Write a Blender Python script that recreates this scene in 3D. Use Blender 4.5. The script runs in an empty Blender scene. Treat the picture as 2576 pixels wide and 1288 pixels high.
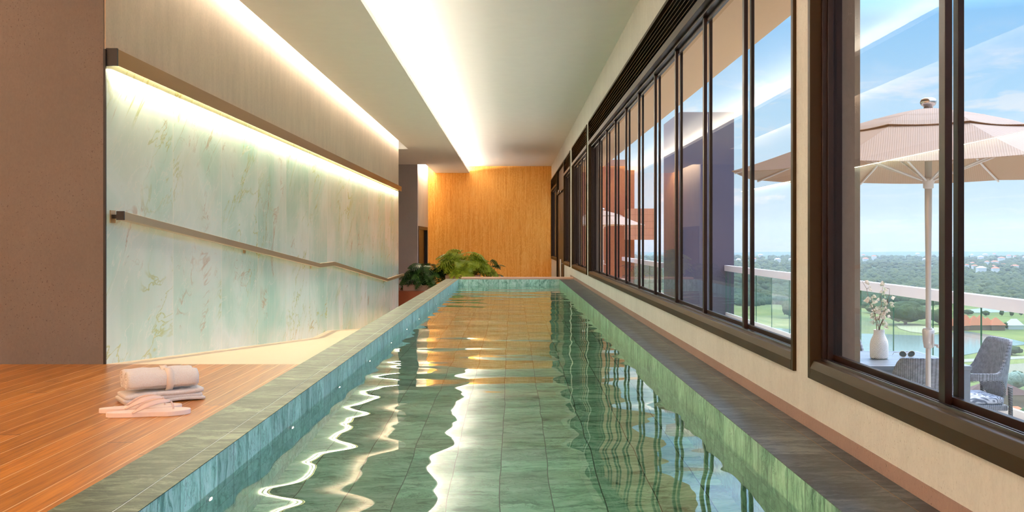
import bpy, bmesh, math, random
from mathutils import Vector, Matrix, noise as mnoise
C = bpy.context.scene
COL = C.collection
PI = math.pi
F = 2504.0; EYE = 0.77; HY = 604.7     # focal length in pixels, eye height above the deck, eye-level row

# ------------------------------------------------------------------ camera
cd = bpy.data.cameras.new('camera'); cam = bpy.data.objects.new('camera', cd); COL.objects.link(cam)
cam.location = (0, 0, EYE); cam.rotation_euler = (PI/2, 0, 0)
cd.sensor_fit = 'HORIZONTAL'; cd.sensor_width = 36; cd.lens = 36*F/2576
cd.shift_y = -(644-HY)/2576; cd.clip_start = .05; cd.clip_end = 20000
C.camera = cam
C.view_settings.view_transform = 'Standard'; C.view_settings.look = 'None'
C.view_settings.gamma = 1; C.view_settings.use_curve_mapping = False
C.view_settings.exposure = 0.34

def lin(r, g, b):
    f = lambda v: (v/255/12.92) if v/255 <= .04045 else ((v/255+.055)/1.055)**2.4
    return (f(r), f(g), f(b), 1)

# ------------------------------------------------------------------ node helper
class NT:
    def __init__(s, tree): s.t = tree; s.t.nodes.clear()
    def n(s, typ, ins=None, **props):
        nd = s.t.nodes.new(typ)
        for k, v in props.items(): setattr(nd, k, v)
        for k, v in (ins or {}).items():
            sk = nd.inputs[k]
            if isinstance(v, bpy.types.NodeSocket): s.t.links.new(v, sk)
            else: sk.default_value = v
        return nd
    def math(s, op, a, b=None, c=None, clamp=False):
        ins = {0: a}
        if b is not None: ins[1] = b
        if c is not None: ins[2] = c
        return s.n('ShaderNodeMath', ins, operation=op, use_clamp=clamp).outputs[0]
    def vmath(s, op, a, b=None):
        ins = {0: a}
        if b is not None: ins[1] = b
        return s.n('ShaderNodeVectorMath', ins, operation=op).outputs[0]
    def noise(s, vec, scale, detail=4, rough=.55, dist=0.0):
        return s.n('ShaderNodeTexNoise', {'Vector': vec, 'Scale': scale, 'Detail': detail, 'Roughness': rough, 'Distortion': dist}).outputs[0]
    def ramp(s, fac, stops, interp='LINEAR'):
        r = s.n('ShaderNodeValToRGB', {0: fac}); r.color_ramp.interpolation = interp
        e = r.color_ramp.elements
        while len(e) < len(stops): e.new(.5)
        for i, (p, c) in enumerate(stops):
            e[i].position = p; e[i].color = c if len(c) == 4 else (*c, 1)
        return r.outputs[0]
    def mix(s, fac, a, b, mode='MIX'):
        m = s.n('ShaderNodeMix', data_type='RGBA', blend_type=mode)
        for k, v in ((0, fac), (6, a), (7, b)):
            if isinstance(v, bpy.types.NodeSocket): s.t.links.new(v, m.inputs[k])
            else: m.inputs[k].default_value = v
        return m.outputs[2]
    def rng(s, v, a, b, c=0.0, d=1.0):
        return s.n('ShaderNodeMapRange', {0: v, 1: a, 2: b, 3: c, 4: d}).outputs[0]
    def pos(s): return s.n('ShaderNodeNewGeometry').outputs['Position']
    def obj(s): return s.n('ShaderNodeTexCoord').outputs['Object']
    def uv(s): return s.n('ShaderNodeTexCoord').outputs['UV']
    def scale(s, v, sx, sy, sz): return s.vmath('MULTIPLY', v, (sx, sy, sz))
    def sep(s, v): return s.n('ShaderNodeSeparateXYZ', {0: v}).outputs
    def comb(s, x, y, z): return s.n('ShaderNodeCombineXYZ', {0: x, 1: y, 2: z}).outputs[0]
    def bump(s, h, strength=.3, dist=.01): return s.n('ShaderNodeBump', {'Height': h, 'Strength': strength, 'Distance': dist}).outputs[0]
    def bsdf(s, color, rough=.5, metal=0.0, normal=None, **extra):
        ins = {'Base Color': color, 'Roughness': rough, 'Metallic': metal}
        if normal is not None: ins['Normal'] = normal
        for k, v in extra.items(): ins[k.replace('_', ' ')] = v
        return s.n('ShaderNodeBsdfPrincipled', ins).outputs[0]
    def out(s, sh, vol=None):
        ins = {'Surface': sh}
        if vol is not None: ins['Volume'] = vol
        s.n('ShaderNodeOutputMaterial', ins)

def newmat(name):
    m = bpy.data.materials.new(name); m.use_nodes = True
    return m, NT(m.node_tree)

# ------------------------------------------------------------------ world: blue sky with thin cloud
w = bpy.data.worlds.new('sky'); C.world = w; w.use_nodes = True
t = NT(w.node_tree)
d = t.n('ShaderNodeTexCoord').outputs['Generated']
sx_, sy_, sz_ = t.sep(d)
sky = t.ramp(t.rng(sz_, -.03, .60), [(0, lin(196, 206, 206)), (.06, lin(200, 216, 222)), (.22, lin(176, 214, 240)), (.42, lin(120, 184, 238)), (1, lin(96, 160, 232))])
# wisps (projected on a flat cloud deck, so they stretch towards the horizon)
den = t.math('MAXIMUM', t.math('ADD', sz_, .06), .02)
cp = t.comb(t.math('DIVIDE', sx_, den), t.math('DIVIDE', sy_, den), 0.0)
w1 = t.noise(t.scale(cp, 1.0, .55, 1), 1.9, 8, .62, .9)
w2 = t.noise(cp, .5, 3, .5)
wm = t.math('MULTIPLY', t.rng(w1, .47, .78), t.rng(w2, .38, .62))
sky = t.mix(t.math('MULTIPLY', wm, .75), sky, lin(226, 232, 246))
# small puffs low in the sky
pv = t.comb(t.math('MULTIPLY', sx_, 7.0), t.math('MULTIPLY', sy_, 7.0), t.math('MULTIPLY', sz_, 26.0))
p1 = t.noise(pv, 1.15, 7, .58, .15)
band = t.math('MULTIPLY', t.rng(sz_, 0.0, .03), t.rng(sz_, .20, .08))
pm = t.math('MULTIPLY', t.rng(p1, .565, .63), band)
sky = t.mix(t.math('MULTIPLY', pm, .8), sky, lin(240, 236, 236))
# the sky is brighter high up and dimmer in the quarter away from the sun
up = t.rng(sz_, .205, .36)
sky = t.mix(t.math('MULTIPLY', up, .6), sky, lin(206, 220, 244))
stg = t.math('MULTIPLY', t.math('ADD', .96, t.math('MULTIPLY', up, 4.6)), t.rng(sy_, -.35, .15, .60, 1))
bg = t.n('ShaderNodeBackground', {0: sky, 1: stg})
t.n('ShaderNodeOutputWorld', {0: bg.outputs[0]})

def lamp(name, kind, loc, rot, energy, color, **kw):
    l = bpy.data.lights.new(name, kind); l.energy = energy; l.color = color
    for k, v in kw.items(): setattr(l, k, v)
    o = bpy.data.objects.new(name, l); COL.objects.link(o); o.location = loc; o.rotation_euler = rot
    return o
# sun: high, from beyond the terrace; the eave keeps it out of the pool room
sv = Vector((.42, .30, .95)).normalized()
sun = lamp('sun', 'SUN', (20, 20, 40), (0, 0, 0), 2.5, (1, .93, .84), angle=math.radians(.6))
sun.rotation_euler = sv.to_track_quat('Z', 'Y').to_euler()
WARM = (1, .92, .83)
# cove beside the raised ceiling: strip lying on the dropped panel, thrown up and to the right
lamp('cove_light_pool', 'AREA', (-1.50, 13.9, 2.896), (0, -PI*.88, 0), 1050, WARM, shape='RECTANGLE', size=.04, size_y=33.6)
# slot beside the left wall
lamp('cove_light_wall', 'AREA', (-2.40, 14.4, 2.98), (0, math.radians(62), 0), 72, (1, .90, .78), shape='RECTANGLE', size=.04, size_y=16.2)
lamp('cove_light_end', 'AREA', (-2.43, 29.1, 2.98), (0, math.radians(62), 0), 75, (1, .84, .66), shape='RECTANGLE', size=.04, size_y=3.2)
# led line under the brass channel on the stone wall
lamp('channel_light', 'AREA', (-2.503, 14.2, 1.852), (0, math.radians(2), 0), 112, (1, .95, .68), shape='RECTANGLE', size=.03, size_y=15.8)

# fill lights added out of view, bounced off two walls to brighten the deck
lamp('fill_light_near', 'AREA', (-2.1, -4.82, 2.98), (math.radians(-25), 0, 0), 620, (1, .94, .90), shape='RECTANGLE', size=6.4, size_y=.05)
lamp('fill_light_deck', 'AREA', (-5.33, .6, 2.98), (0, math.radians(25), 0), 500, (1, .93, .85), shape='RECTANGLE', size=.05, size_y=10.6)

# ------------------------------------------------------------------ mesh helpers
def new_obj(name, bm, m=None, parent=None, smooth=False, bevel=0, kind=None, segs=2):
    me = bpy.data.meshes.new(name); bm.normal_update(); bm.to_mesh(me); bm.free()
    if smooth:
        for p in me.polygons: p.use_smooth = True
    o = bpy.data.objects.new(name, me); COL.objects.link(o)
    if m: me.materials.append(m)
    if parent is not None: o.parent = parent
    if bevel:
        b = o.modifiers.new('bevel', 'BEVEL'); b.width = bevel; b.segments = segs; b.limit_method = 'ANGLE'
        b.harden_normals = False
    if kind: o['kind'] = kind
    return o
def tag(o, label, cat, group=None, kind=None):
    o['label'] = label; o['category'] = cat
    if group: o['group'] = group
    if kind: o['kind'] = kind
    return o
def empty(name, loc=(0, 0, 0), rz=0):
    o = bpy.data.objects.new(name, None); COL.objects.link(o); o.location = loc; o.rotation_euler = (0, 0, rz)
    o.empty_display_size = .1
    return o
def copy_tree(o, parent=None):
    c = o.copy(); COL.objects.link(c)
    if parent is not None: c.parent = parent
    for ch in list(o.children): copy_tree(ch, c)
    return c
def box(bm, x0, x1, y0, y1, z0, z1, M=None):
    vs = [bm.verts.new(Vector(p) if M is None else M @ Vector(p)) for p in
          ((x0,y0,z0),(x1,y0,z0),(x1,y1,z0),(x0,y1,z0),(x0,y0,z1),(x1,y0,z1),(x1,y1,z1),(x0,y1,z1))]
    for f in ((0,3,2,1),(4,5,6,7),(0,1,5,4),(1,2,6,5),(2,3,7,6),(3,0,4,7)): bm.faces.new([vs[i] for i in f])
    return bm
def bx(*a, M=None):
    bm = bmesh.new(); return box(bm, *a, M=M)
def prism(bm, pts, a, b, axis='y'):
    """extrude a 2-D profile; axis y: pts are (x,z); axis x: (y,z); axis z: (x,y)"""
    def mk(p, q):
        return {'y': (p[0], q, p[1]), 'x': (q, p[0], p[1]), 'z': (p[0], p[1], q)}[axis]
    A = [bm.verts.new(mk(p, a)) for p in pts]; B = [bm.verts.new(mk(p, b)) for p in pts]
    n = len(pts)
    bm.faces.new(A); bm.faces.new(B[::-1])
    for i in range(n): bm.faces.new((A[i], B[i], B[(i+1) % n], A[(i+1) % n]))
    bmesh.ops.recalc_face_normals(bm, faces=bm.faces)
    return bm
def tube(bm, pts, rad, seg=8, cap=True, flat=1.0, up=None):
    pts = [Vector(p) for p in pts]; rings = []
    up0 = Vector(up) if up else Vector((0, 0, 1))
    for i, p in enumerate(pts):
        d_ = (pts[min(i+1, len(pts)-1)]-pts[max(i-1, 0)]).normalized()
        s = d_.cross(up0)
        if s.length < 1e-3: s = d_.cross(Vector((0, 1, 0)))
        s.normalize(); u = s.cross(d_).normalized()
        r = rad[i] if isinstance(rad, (list, tuple)) else rad
        rings.append([bm.verts.new(p+s*math.cos(2*PI*k/seg)*r+u*math.sin(2*PI*k/seg)*r*flat) for k in range(seg)])
    for a, b in zip(rings, rings[1:]):
        for k in range(seg): bm.faces.new((a[k], a[(k+1) % seg], b[(k+1) % seg], b[k]))
    if cap: bm.faces.new(rings[0][::-1]); bm.faces.new(rings[-1])
    return bm
def lathe(bm, prof, seg=32, c=(0, 0, 0), uvl=None):
    rings = []
    for r, z in prof:
        rings.append([bm.verts.new((c[0]+r*math.cos(2*PI*k/seg), c[1]+r*math.sin(2*PI*k/seg), c[2]+z)) for k in range(seg)])
    for i in range(len(rings)-1):
        a, b = rings[i], rings[i+1]
        for k in range(seg):
            f = bm.faces.new((a[k], a[(k+1) % seg], b[(k+1) % seg], b[k]))
            if uvl is not None:
                for lp, (u, v) in zip(f.loops, ((k/seg, prof[i][1]), ((k+1)/seg, prof[i][1]), ((k+1)/seg, prof[i+1][1]), (k/seg, prof[i+1][1]))):
                    lp[uvl].uv = (u, v)
    if prof[0][0] > 1e-4: bm.faces.new(rings[0][::-1])
    if prof[-1][0] > 1e-4: bm.faces.new(rings[-1])
    return bm
def struct(name, bm, m, **k): return new_obj(name, bm, m, kind='structure', **k)

# ------------------------------------------------------------------ materials
def concrete(name, base, streak=.5, pits=.5, mott=.10, rough=.75, pitscale=55):
    m, t = newmat(name); p = t.pos()
    a = t.noise(p, 1.1, 5, .6); b = t.noise(t.scale(p, 8, 8, 1.9), 1.0, 6, .65); c = t.noise(t.scale(p, 1, 1, .55), 75, 3, .7)
    v = t.math('ADD', t.math('MULTIPLY', t.math('SUBTRACT', a, .5), mott*3.2), t.math('MULTIPLY', t.math('SUBTRACT', b, .5), streak*.55))
    v = t.math('ADD', v, t.math('MULTIPLY', t.math('SUBTRACT', c, .5), .30))
    v = t.math('ADD', v, 1.0)
    col = t.mix(1.0, base, t.comb(v, v, v), 'MULTIPLY')
    pn = t.noise(t.scale(p, 1, 1, .7), pitscale*1.9, 2, .5)
    pit = t.rng(pn, .66, .70)
    pit = t.math('MULTIPLY', pit, t.rng(t.noise(p, 2.2, 2), .42, .6))
    col = t.mix(t.math('MULTIPLY', pit, pits), col, (base[0]*.34, base[1]*.28, base[2]*.24, 1))
    hgt = t.math('SUBTRACT', t.math('MULTIPLY', c, .5), pit)
    t.out(t.bsdf(col, rough, normal=t.bump(hgt, .35, .004)))
    return m
M_conc = concrete('board_marked_concrete_sand', lin(210, 190, 166), streak=.62, pits=.35)
M_conc_r = concrete('board_marked_concrete_pale', lin(208, 208, 202), streak=.45, pits=.6, pitscale=95)
M_facade = concrete('shade_toned_facade', lin(118, 100, 84), streak=.1, pits=.1)  # outer wall skin, darkened in colour to stand in for shaded reveals
M_block = concrete('brown_concrete', lin(108, 98, 92), streak=.16, pits=.7, mott=.17, pitscale=60)
M_grey = concrete('grey_concrete', lin(196, 184, 182), streak=.12, pits=.35)
M_skirt = concrete('terracotta_tinted_concrete', lin(140, 114, 102), streak=.3, pits=.7, pitscale=95)
M_ledge = concrete('pink_stone', lin(214, 168, 146), streak=.1, pits=.1, rough=.5)
M_tower = concrete('rough_stucco', lin(96, 84, 94), streak=.15, pits=.1)
M_brick = concrete('red_stucco', lin(146, 78, 62), streak=.1, pits=.1)
M_eave = concrete('eave_plaster', lin(226, 176, 128), streak=.0, pits=.0, mott=.02)

def plain(name, col, rough=.5, metal=0.0, nb=0.0, nscale=60, **extra):
    m, t = newmat(name); p = t.obj()
    c = t.noise(p, 6, 3, .5)
    cc = t.mix(t.rng(c, .3, .7, 0, .10), col, (col[0]*.75, col[1]*.75, col[2]*.75, 1))
    nrm = t.bump(t.noise(p, nscale, 3), nb, .003) if nb else None
    t.out(t.bsdf(cc, rough, metal, nrm, **extra)); return m
M_ceil = plain('ceiling_paint', lin(242, 238, 230), .9)
M_bronze = plain('dark_bronze_aluminium', lin(48, 33, 16), .38, 0, Specular_IOR_Level=.07)
M_bronze2 = plain('dark_bronze_inner', lin(32, 16, 9), .34, 0, Specular_IOR_Level=.2)
M_black = plain('black_aluminium', lin(26, 22, 22), .45, .3)
M_track = plain('track_aluminium', lin(120, 108, 104), .22, .9)
M_brass = plain('brushed_brass', lin(156, 110, 46), .36, .7)
M_railm = plain('satin_champagne_metal', lin(196, 168, 132), .34, .8)
M_white = plain('white_painted_metal', lin(238, 226, 220), .38)
M_pole = plain('champagne_pole_metal', lin(214, 204, 198), .3, .25)
M_chrome = plain('polished_steel', lin(210, 205, 205), .15, 1.0)
M_tablem = plain('grey_table_metal', lin(132, 136, 144), .38, .2)
M_planter = plain('pink_clay_planter', lin(190, 150, 132), .6, 0, .1)
M_soil = plain('dark_soil', lin(60, 44, 32), .95, 0, .6, 90)
M_flip = plain('pink_rubber', lin(252, 228, 214), .6)
M_strap = plain('blush_strap', lin(240, 210, 196), .35)
M_terr = plain('terrace_stone', lin(206, 190, 172), .7, 0, .1)
M_slot = plain('white_joint', lin(214, 226, 226), .4)
M_stem = plain('branch_bark', lin(132, 96, 74), .7)
M_cushion_seam = plain('wicker_dark_frame', lin(92, 84, 82), .6)

def terry():
    m, t = newmat('terry_cotton'); p = t.obj()
    n1 = t.noise(p, 230, 3, .7); n2 = t.noise(p, 700, 2, .6)
    h = t.math('ADD', n1, t.math('MULTIPLY', n2, .5))
    col = t.mix(t.rng(h, .5, .9), lin(246, 230, 220), lin(255, 250, 244))
    t.out(t.bsdf(col, .95, normal=t.bump(h, .75, .005), Sheen_Weight=.3)); return m
M_terry = terry()
M_hem = plain('flat_woven_hem', lin(240, 222, 206), .85, 0, .1, 500)

def marble():
    m, t = newmat('green_onyx'); p = t.pos(); x, y, z = t.sep(p)
    # book-matched slabs 1.24 m wide: every slab has its own piece of veining
    u = t.math('DIVIDE', t.math('SUBTRACT', y, 6.19), 1.24)
    idx = t.math('FLOOR', u); fr = t.math('FRACT', u)
    jit = t.n('ShaderNodeTexWhiteNoise', {'W': idx}, noise_dimensions='1D').outputs[0]
    q = t.comb(t.math('MULTIPLY', jit, 9.0), t.math('ADD', y, 0.0), t.math('ADD', z, t.math('MULTIPLY', jit, 1.2)))
    # diagonal rotated coordinates
    ya, za = t.sep(q)[1], t.sep(q)[2]
    dg = t.math('ADD', t.math('MULTIPLY', ya, .55), t.math('MULTIPLY', za, -.83))
    dl = t.math('ADD', t.math('MULTIPLY', ya, .83), t.math('MULTIPLY', za, .55))
    qd = t.comb(t.math('MULTIPLY', jit, 7.0), t.math('MULTIPLY', dg, 1.0), t.math('MULTIPLY', dl, .32))
    cloud = t.noise(q, .65, 5, .52, .8)
    cl2 = t.noise(qd, 1.5, 7, .55, 1.2)
    base = t.ramp(cloud, [(.30, lin(180, 218, 204)), (.46, lin(208, 234, 222)), (.60, lin(236, 246, 240)), (.75, lin(218, 230, 216))])
    base = t.mix(t.rng(cl2, .45, .75, 0, .65), base, lin(230, 232, 220))
    # fine vertical curtain texture
    vs = t.noise(t.scale(q, 1, 14, .9), 1.0, 4, .6)
    base = t.mix(t.rng(vs, .35, .75, 0, .22), base, lin(240, 240, 232))
    def vein(vec, sc, det, dist, width, off=0.5):
        n = t.noise(vec, sc, det, .55, dist)
        return t.rng(t.math('ABSOLUTE', t.math('SUBTRACT', n, off)), 0, width, 1, 0)
    v1 = vein(qd, 1.5, 5, 1.6, .014)
    v2 = vein(qd, 2.9, 6, 1.2, .010, .53)
    v3 = vein(q, 2.2, 7, 1.9, .010, .47)
    msk = t.rng(t.noise(q, .8, 2), .48, .60)
    mskr = t.rng(t.noise(t.vmath('ADD', q, (3.1, 5.2, 1.7)), 1.7, 3), .57, .68)
    base = t.mix(t.math('MULTIPLY', t.math('MULTIPLY', v1, msk), .9), base, lin(196, 200, 130))
    base = t.mix(t.math('MULTIPLY', v2, .65), base, lin(246, 246, 236))
    base = t.mix(t.math('MULTIPLY', t.math('MULTIPLY', v3, mskr), .6), base, lin(176, 110, 52))
    base = t.mix(t.math('MULTIPLY', t.math('MULTIPLY', v1, mskr), .6), base, lin(190, 122, 66))
    j = t.math('GREATER_THAN', t.math('ABSOLUTE', t.math('SUBTRACT', fr, .5)), .4955)
    base = t.mix(t.math('MULTIPLY', j, .85), base, lin(250, 250, 236))
    t.out(t.bsdf(base, t.rng(vs, .3, .7, .14, .24), Specular_IOR_Level=.6)); return m
M_marble = marble()

def stone(name, ax, size, cols, off=(0, 0), joint=.012, jvk=1.0, rough=.32, jcol=None, streak=(1.4, 12), var=.30, grain=.9, spec=.5, bump=.25, jstrength=.9):
    """slate-like green stone tiles. ax = two axis numbers; streaks run along the first."""
    m, t = newmat(name); p = t.pos(); s = t.sep(p)
    u = t.math('ADD', t.math('DIVIDE', s[ax[0]], size[0]), off[0]); v = t.math('ADD', t.math('DIVIDE', s[ax[1]], size[1]), off[1])
    fu, fv = t.math('FRACT', u), t.math('FRACT', v)
    cell = t.comb(t.math('FLOOR', u), t.math('FLOOR', v), 0.0)
    wn = t.n('ShaderNodeTexWhiteNoise', {'Vector': cell}, noise_dimensions='2D')
    rnd, rc = wn.outputs[0], wn.outputs[1]
    wob = t.math('MULTIPLY', t.noise(p, 5.0, 4, .6), .16)
    q = t.vmath('ADD', t.comb(t.math('MULTIPLY', t.math('ADD', s[ax[0]], wob), streak[0]), t.math('MULTIPLY', t.math('ADD', s[ax[1]], wob), streak[1]), t.math('MULTIPLY', rnd, 30.0)), t.vmath('MULTIPLY', rc, (9, 9, 9)))
    n1 = t.noise(q, 1.0, 9, .72, .9)
    n2 = t.noise(t.comb(t.math('MULTIPLY', s[ax[0]], 7.0), t.math('MULTIPLY', s[ax[1]], 13.0), t.math('MULTIPLY', rnd, 20.0)), 1.0, 8, .62, 1.6)
    n4 = t.noise(t.comb(t.math('MULTIPLY', s[ax[0]], 5.0), t.math('MULTIPLY', s[ax[1]], 34.0), t.math('MULTIPLY', rnd, 23.0)), 1.0, 8, .70, 1.4)
    col = t.ramp(n1, [(.37, cols[0]), (.46, cols[1]), (.54, cols[2]), (.66, cols[3])])
    vein = t.rng(t.math('ABSOLUTE', t.math('SUBTRACT', n2, .5)), 0, .020, 1, 0)
    vein = t.math('MULTIPLY', vein, t.rng(t.noise(p, 6, 2), .40, .56))
    ve4 = t.math('MULTIPLY', t.rng(t.math('ABSOLUTE', t.math('SUBTRACT', n4, .52)), 0, .022, 1, 0), t.rng(t.noise(p, 9, 3), .44, .60))
    vein = t.math('MAXIMUM', vein, t.math('MULTIPLY', ve4, grain))
    col = t.mix(t.math('MULTIPLY', vein, .85), col, (cols[0][0]*.6, cols[0][1]*.6, cols[0][2]*.6, 1))
    n3 = t.noise(t.comb(t.math('MULTIPLY', s[ax[0]], streak[0]*3.2), t.math('MULTIPLY', t.math('ADD', s[ax[1]], wob), streak[1]*4.5), t.math('MULTIPLY', rnd, 17.0)), 1.0, 6, .75, .8)
    dk = t.math('MULTIPLY', t.rng(n3, .56, .66), t.rng(n1, .62, .40))
    col = t.mix(t.math('MULTIPLY', dk, grain), col, (cols[0][0]*.45, cols[0][1]*.40, cols[0][2]*.32, 1))
    k = t.rng(rnd, 0, 1, 1-var, 1+var*.35)
    col = t.mix(1.0, col, t.comb(k, k, k), 'MULTIPLY')
    ju = t.math('GREATER_THAN', t.math('ABSOLUTE', t.math('SUBTRACT', fu, .5)), .5-joint/size[0]*.2)
    jv = t.math('GREATER_THAN', t.math('ABSOLUTE', t.math('SUBTRACT', fv, .5)), .5-joint/size[1]*.2)
    j = t.math('MAXIMUM', ju, t.math('MULTIPLY', jv, jvk))
    col = t.mix(t.math('MULTIPLY', j, jstrength), col, jcol or (cols[0][0]*.5, cols[0][1]*.5, cols[0][2]*.5, 1))
    h = t.math('SUBTRACT', t.math('MULTIPLY', n1, .6), j)
    t.out(t.bsdf(col, rough, normal=t.bump(h, bump, .004), Specular_IOR_Level=spec)); return m
GC = [lin(32, 42, 32), lin(64, 78, 58), lin(98, 114, 88), lin(146, 158, 132)]
M_cop_l = stone('coping_stone_green', (0, 1), (50, .2036), GC, off=(.5, .13), streak=(5, 17), rough=.42)
M_cop_r = stone('coping_stone_skylit', (0, 1), (50, .2036), [lin(22, 30, 36), lin(50, 62, 68), lin(84, 94, 98), lin(122, 124, 118)], off=(.5, .4), streak=(5, 17), rough=.34, spec=.3)  # blue sky light put into the stone's blue-grey colours
GW = [lin(104, 146, 132), lin(162, 206, 192), lin(194, 226, 216), lin(220, 240, 234)]  # pale palette: window sky light on the left wall painted into the stone
M_wall_y = stone('pool_wall_stone_skylit', (2, 1), (.205, .2030), GW, off=(.0, .3), streak=(4, 18), rough=.35, var=.22, grain=.55)
M_wall_r = stone('pool_wall_stone_green', (2, 1), (.205, .2030), [lin(56, 108, 84), lin(118, 172, 142), lin(148, 198, 168), lin(178, 218, 196)], off=(.0, .3), streak=(4, 14), rough=.35, var=.22, grain=.7)
M_wall_x = stone('pool_end_stone', (2, 0), (.205, .2000), GW, off=(.0, .31), streak=(6, 9), rough=.35, var=.25, grain=.6)
M_floor_p = stone('pool_floor_stone', (0, 1), (.222, .213), [lin(88, 134, 108), lin(144, 196, 164), lin(176, 218, 190), lin(206, 234, 214)], off=(.225, .1), streak=(4, 15), rough=.5, var=.26, jcol=lin(40, 52, 40), joint=.011, jvk=.12, grain=.45)

def decking(name, c0, c1, c2, w_=.1005, off=.37, axis=0, rough=.33):
    m, t = newmat(name); p = t.pos(); s = t.sep(p)
    u = t.math('ADD', t.math('DIVIDE', s[axis], w_), off); fu = t.math('FRACT', u); iu = t.math('FLOOR', u)
    rnd = t.n('ShaderNodeTexWhiteNoise', {'W': iu}, noise_dimensions='1D').outputs[0]
    l = t.math('ADD', t.math('DIVIDE', s[1-axis], 2.3), t.math('MULTIPLY', rnd, 7.3)); fl = t.math('FRACT', l)
    rnd2 = t.n('ShaderNodeTexWhiteNoise', {'Vector': t.comb(iu, t.math('FLOOR', l), 0.0)}, noise_dimensions='2D').outputs[0]
    g = t.noise(t.comb(t.math('MULTIPLY', s[axis], 70.0), t.math('MULTIPLY', s[1-axis], 2.2), t.math('MULTIPLY', rnd2, 40.0)), 1.0, 6, .6, .6)
    col = t.ramp(g, [(.3, c0), (.5, c1), (.72, c2)])
    k = t.rng(rnd2, 0, 1, .78, 1.14); col = t.mix(1.0, col, t.comb(k, k, k), 'MULTIPLY')
    j = t.math('GREATER_THAN', t.math('ABSOLUTE', t.math('SUBTRACT', fu, .5)), .475)
    je = t.math('GREATER_THAN', t.math('ABSOLUTE', t.math('SUBTRACT', fl, .5)), .4985)
    col = t.mix(j, col, lin(224, 182, 132)); col = t.mix(je, col, lin(70, 34, 14))
    h = t.math('SUBTRACT', t.math('MULTIPLY', g, .3), t.math('MAXIMUM', j, je))
    t.out(t.bsdf(col, rough, normal=t.bump(h, .2, .003))); return m
M_deck = decking('timber_decking', lin(146, 84, 26), lin(184, 114, 40), lin(208, 136, 56))
M_bench = plain('red_timber', lin(150, 70, 36), .4)

def veneer():
    m, t = newmat('wood_veneer'); p = t.pos(); s = t.sep(p)
    u = t.math('DIVIDE', s[0], .31); iu = t.math('FLOOR', u)
    rnd = t.n('ShaderNodeTexWhiteNoise', {'W': iu}, noise_dimensions='1D').outputs[0]
    g = t.noise(t.comb(t.math('MULTIPLY', s[0], 26.0), t.math('MULTIPLY', rnd, 10.0), t.math('MULTIPLY', s[2], 1.1)), 1.0, 6, .6, .5)
    kn = t.noise(t.comb(t.math('MULTIPLY', s[0], 5.0), t.math('MULTIPLY', rnd, 10.0), t.math('MULTIPLY', s[2], 1.6)), 1.0, 3, .5, 1.0)
    ring = t.math('MULTIPLY', t.math('ADD', t.math('SINE', t.math('MULTIPLY', kn, 62.0)), 1.0), .5)
    v = t.math('ADD', t.math('MULTIPLY', g, .7), t.math('MULTIPLY', ring, .13))
    col = t.ramp(v, [(.22, lin(224, 146, 48)), (.42, lin(244, 174, 72)), (.62, lin(254, 200, 108))])
    t.out(t.bsdf(col, .45)); return m
M_veneer = veneer()
M_ramp = plain('cream_ramp_stone', lin(240, 204, 168), .45, 0, .05)

def glass(name, tint, f0=.05, k=1.0):
    m, t = newmat(name)
    g = t.n('ShaderNodeNewGeometry')
    c = t.math('ABSOLUTE', t.n('ShaderNodeVectorMath', {0: g.outputs['Incoming'], 1: g.outputs['Normal']}, operation='DOT_PRODUCT').outputs['Value'])
    fr = t.math('ADD', f0, t.math('MULTIPLY', k*(1-f0), t.math('POWER', t.math('SUBTRACT', 1.0, c), 5.0)), clamp=True)
    fr = t.math('MULTIPLY', fr, t.math('SUBTRACT', 1.0, g.outputs['Backfacing']))
    tr = t.n('ShaderNodeBsdfTransparent', {0: tint}); gl = t.n('ShaderNodeBsdfGlossy', {0: (1, 1, 1, 1), 'Roughness': 0.0})
    t.out(t.n('ShaderNodeMixShader', {0: fr, 1: tr.outputs[0], 2: gl.outputs[0]}).outputs[0]); return m
M_glass = glass('window_glass', (.97, .975, .97, 1), .035, .44)
M_glassrail = glass('balustrade_glass', (.86, .94, .90, 1), .05, .8)
M_glassedge = plain('green_glass_edge', lin(46, 104, 74), .2)
M_lens = glass('smoked_lens', (.22, .18, .12, 1), .08, 1)

def water():
    m, t = newmat('pool_water'); p = t.pos()
    n1 = t.noise(t.scale(p, .8, 1.5, 1), 1.5, 0, .4, .2)
    n2 = t.noise(t.scale(p, 1.0, 1.5, 1), 3.6, 0, .4, .2)
    h = t.math('ADD', n1, t.math('MULTIPLY', n2, .07))
    nrm = t.bump(h, 1.0, .0115)
    g = t.n('ShaderNodeBsdfGlass', {'Color': (.97, 1, .985, 1), 'Roughness': 0.0, 'IOR': 1.33, 'Normal': nrm})
    ab = t.n('ShaderNodeVolumeAbsorption', {'Color': (.30, .86, .72, 1), 'Density': .22})
    t.out(g.outputs[0], ab.outputs[0]); return m
M_water = water()

def emis(name, col, s):
    m, t = newmat(name); t.out(t.n('ShaderNodeEmission', {0: col, 1: s}).outputs[0]); return m
M_lamp = emis('lamp_lens_glow', (1, .80, .55, 1), 40)
M_led = emis('led_tape', (1, .90, .45, 1), 2.6)

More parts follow.
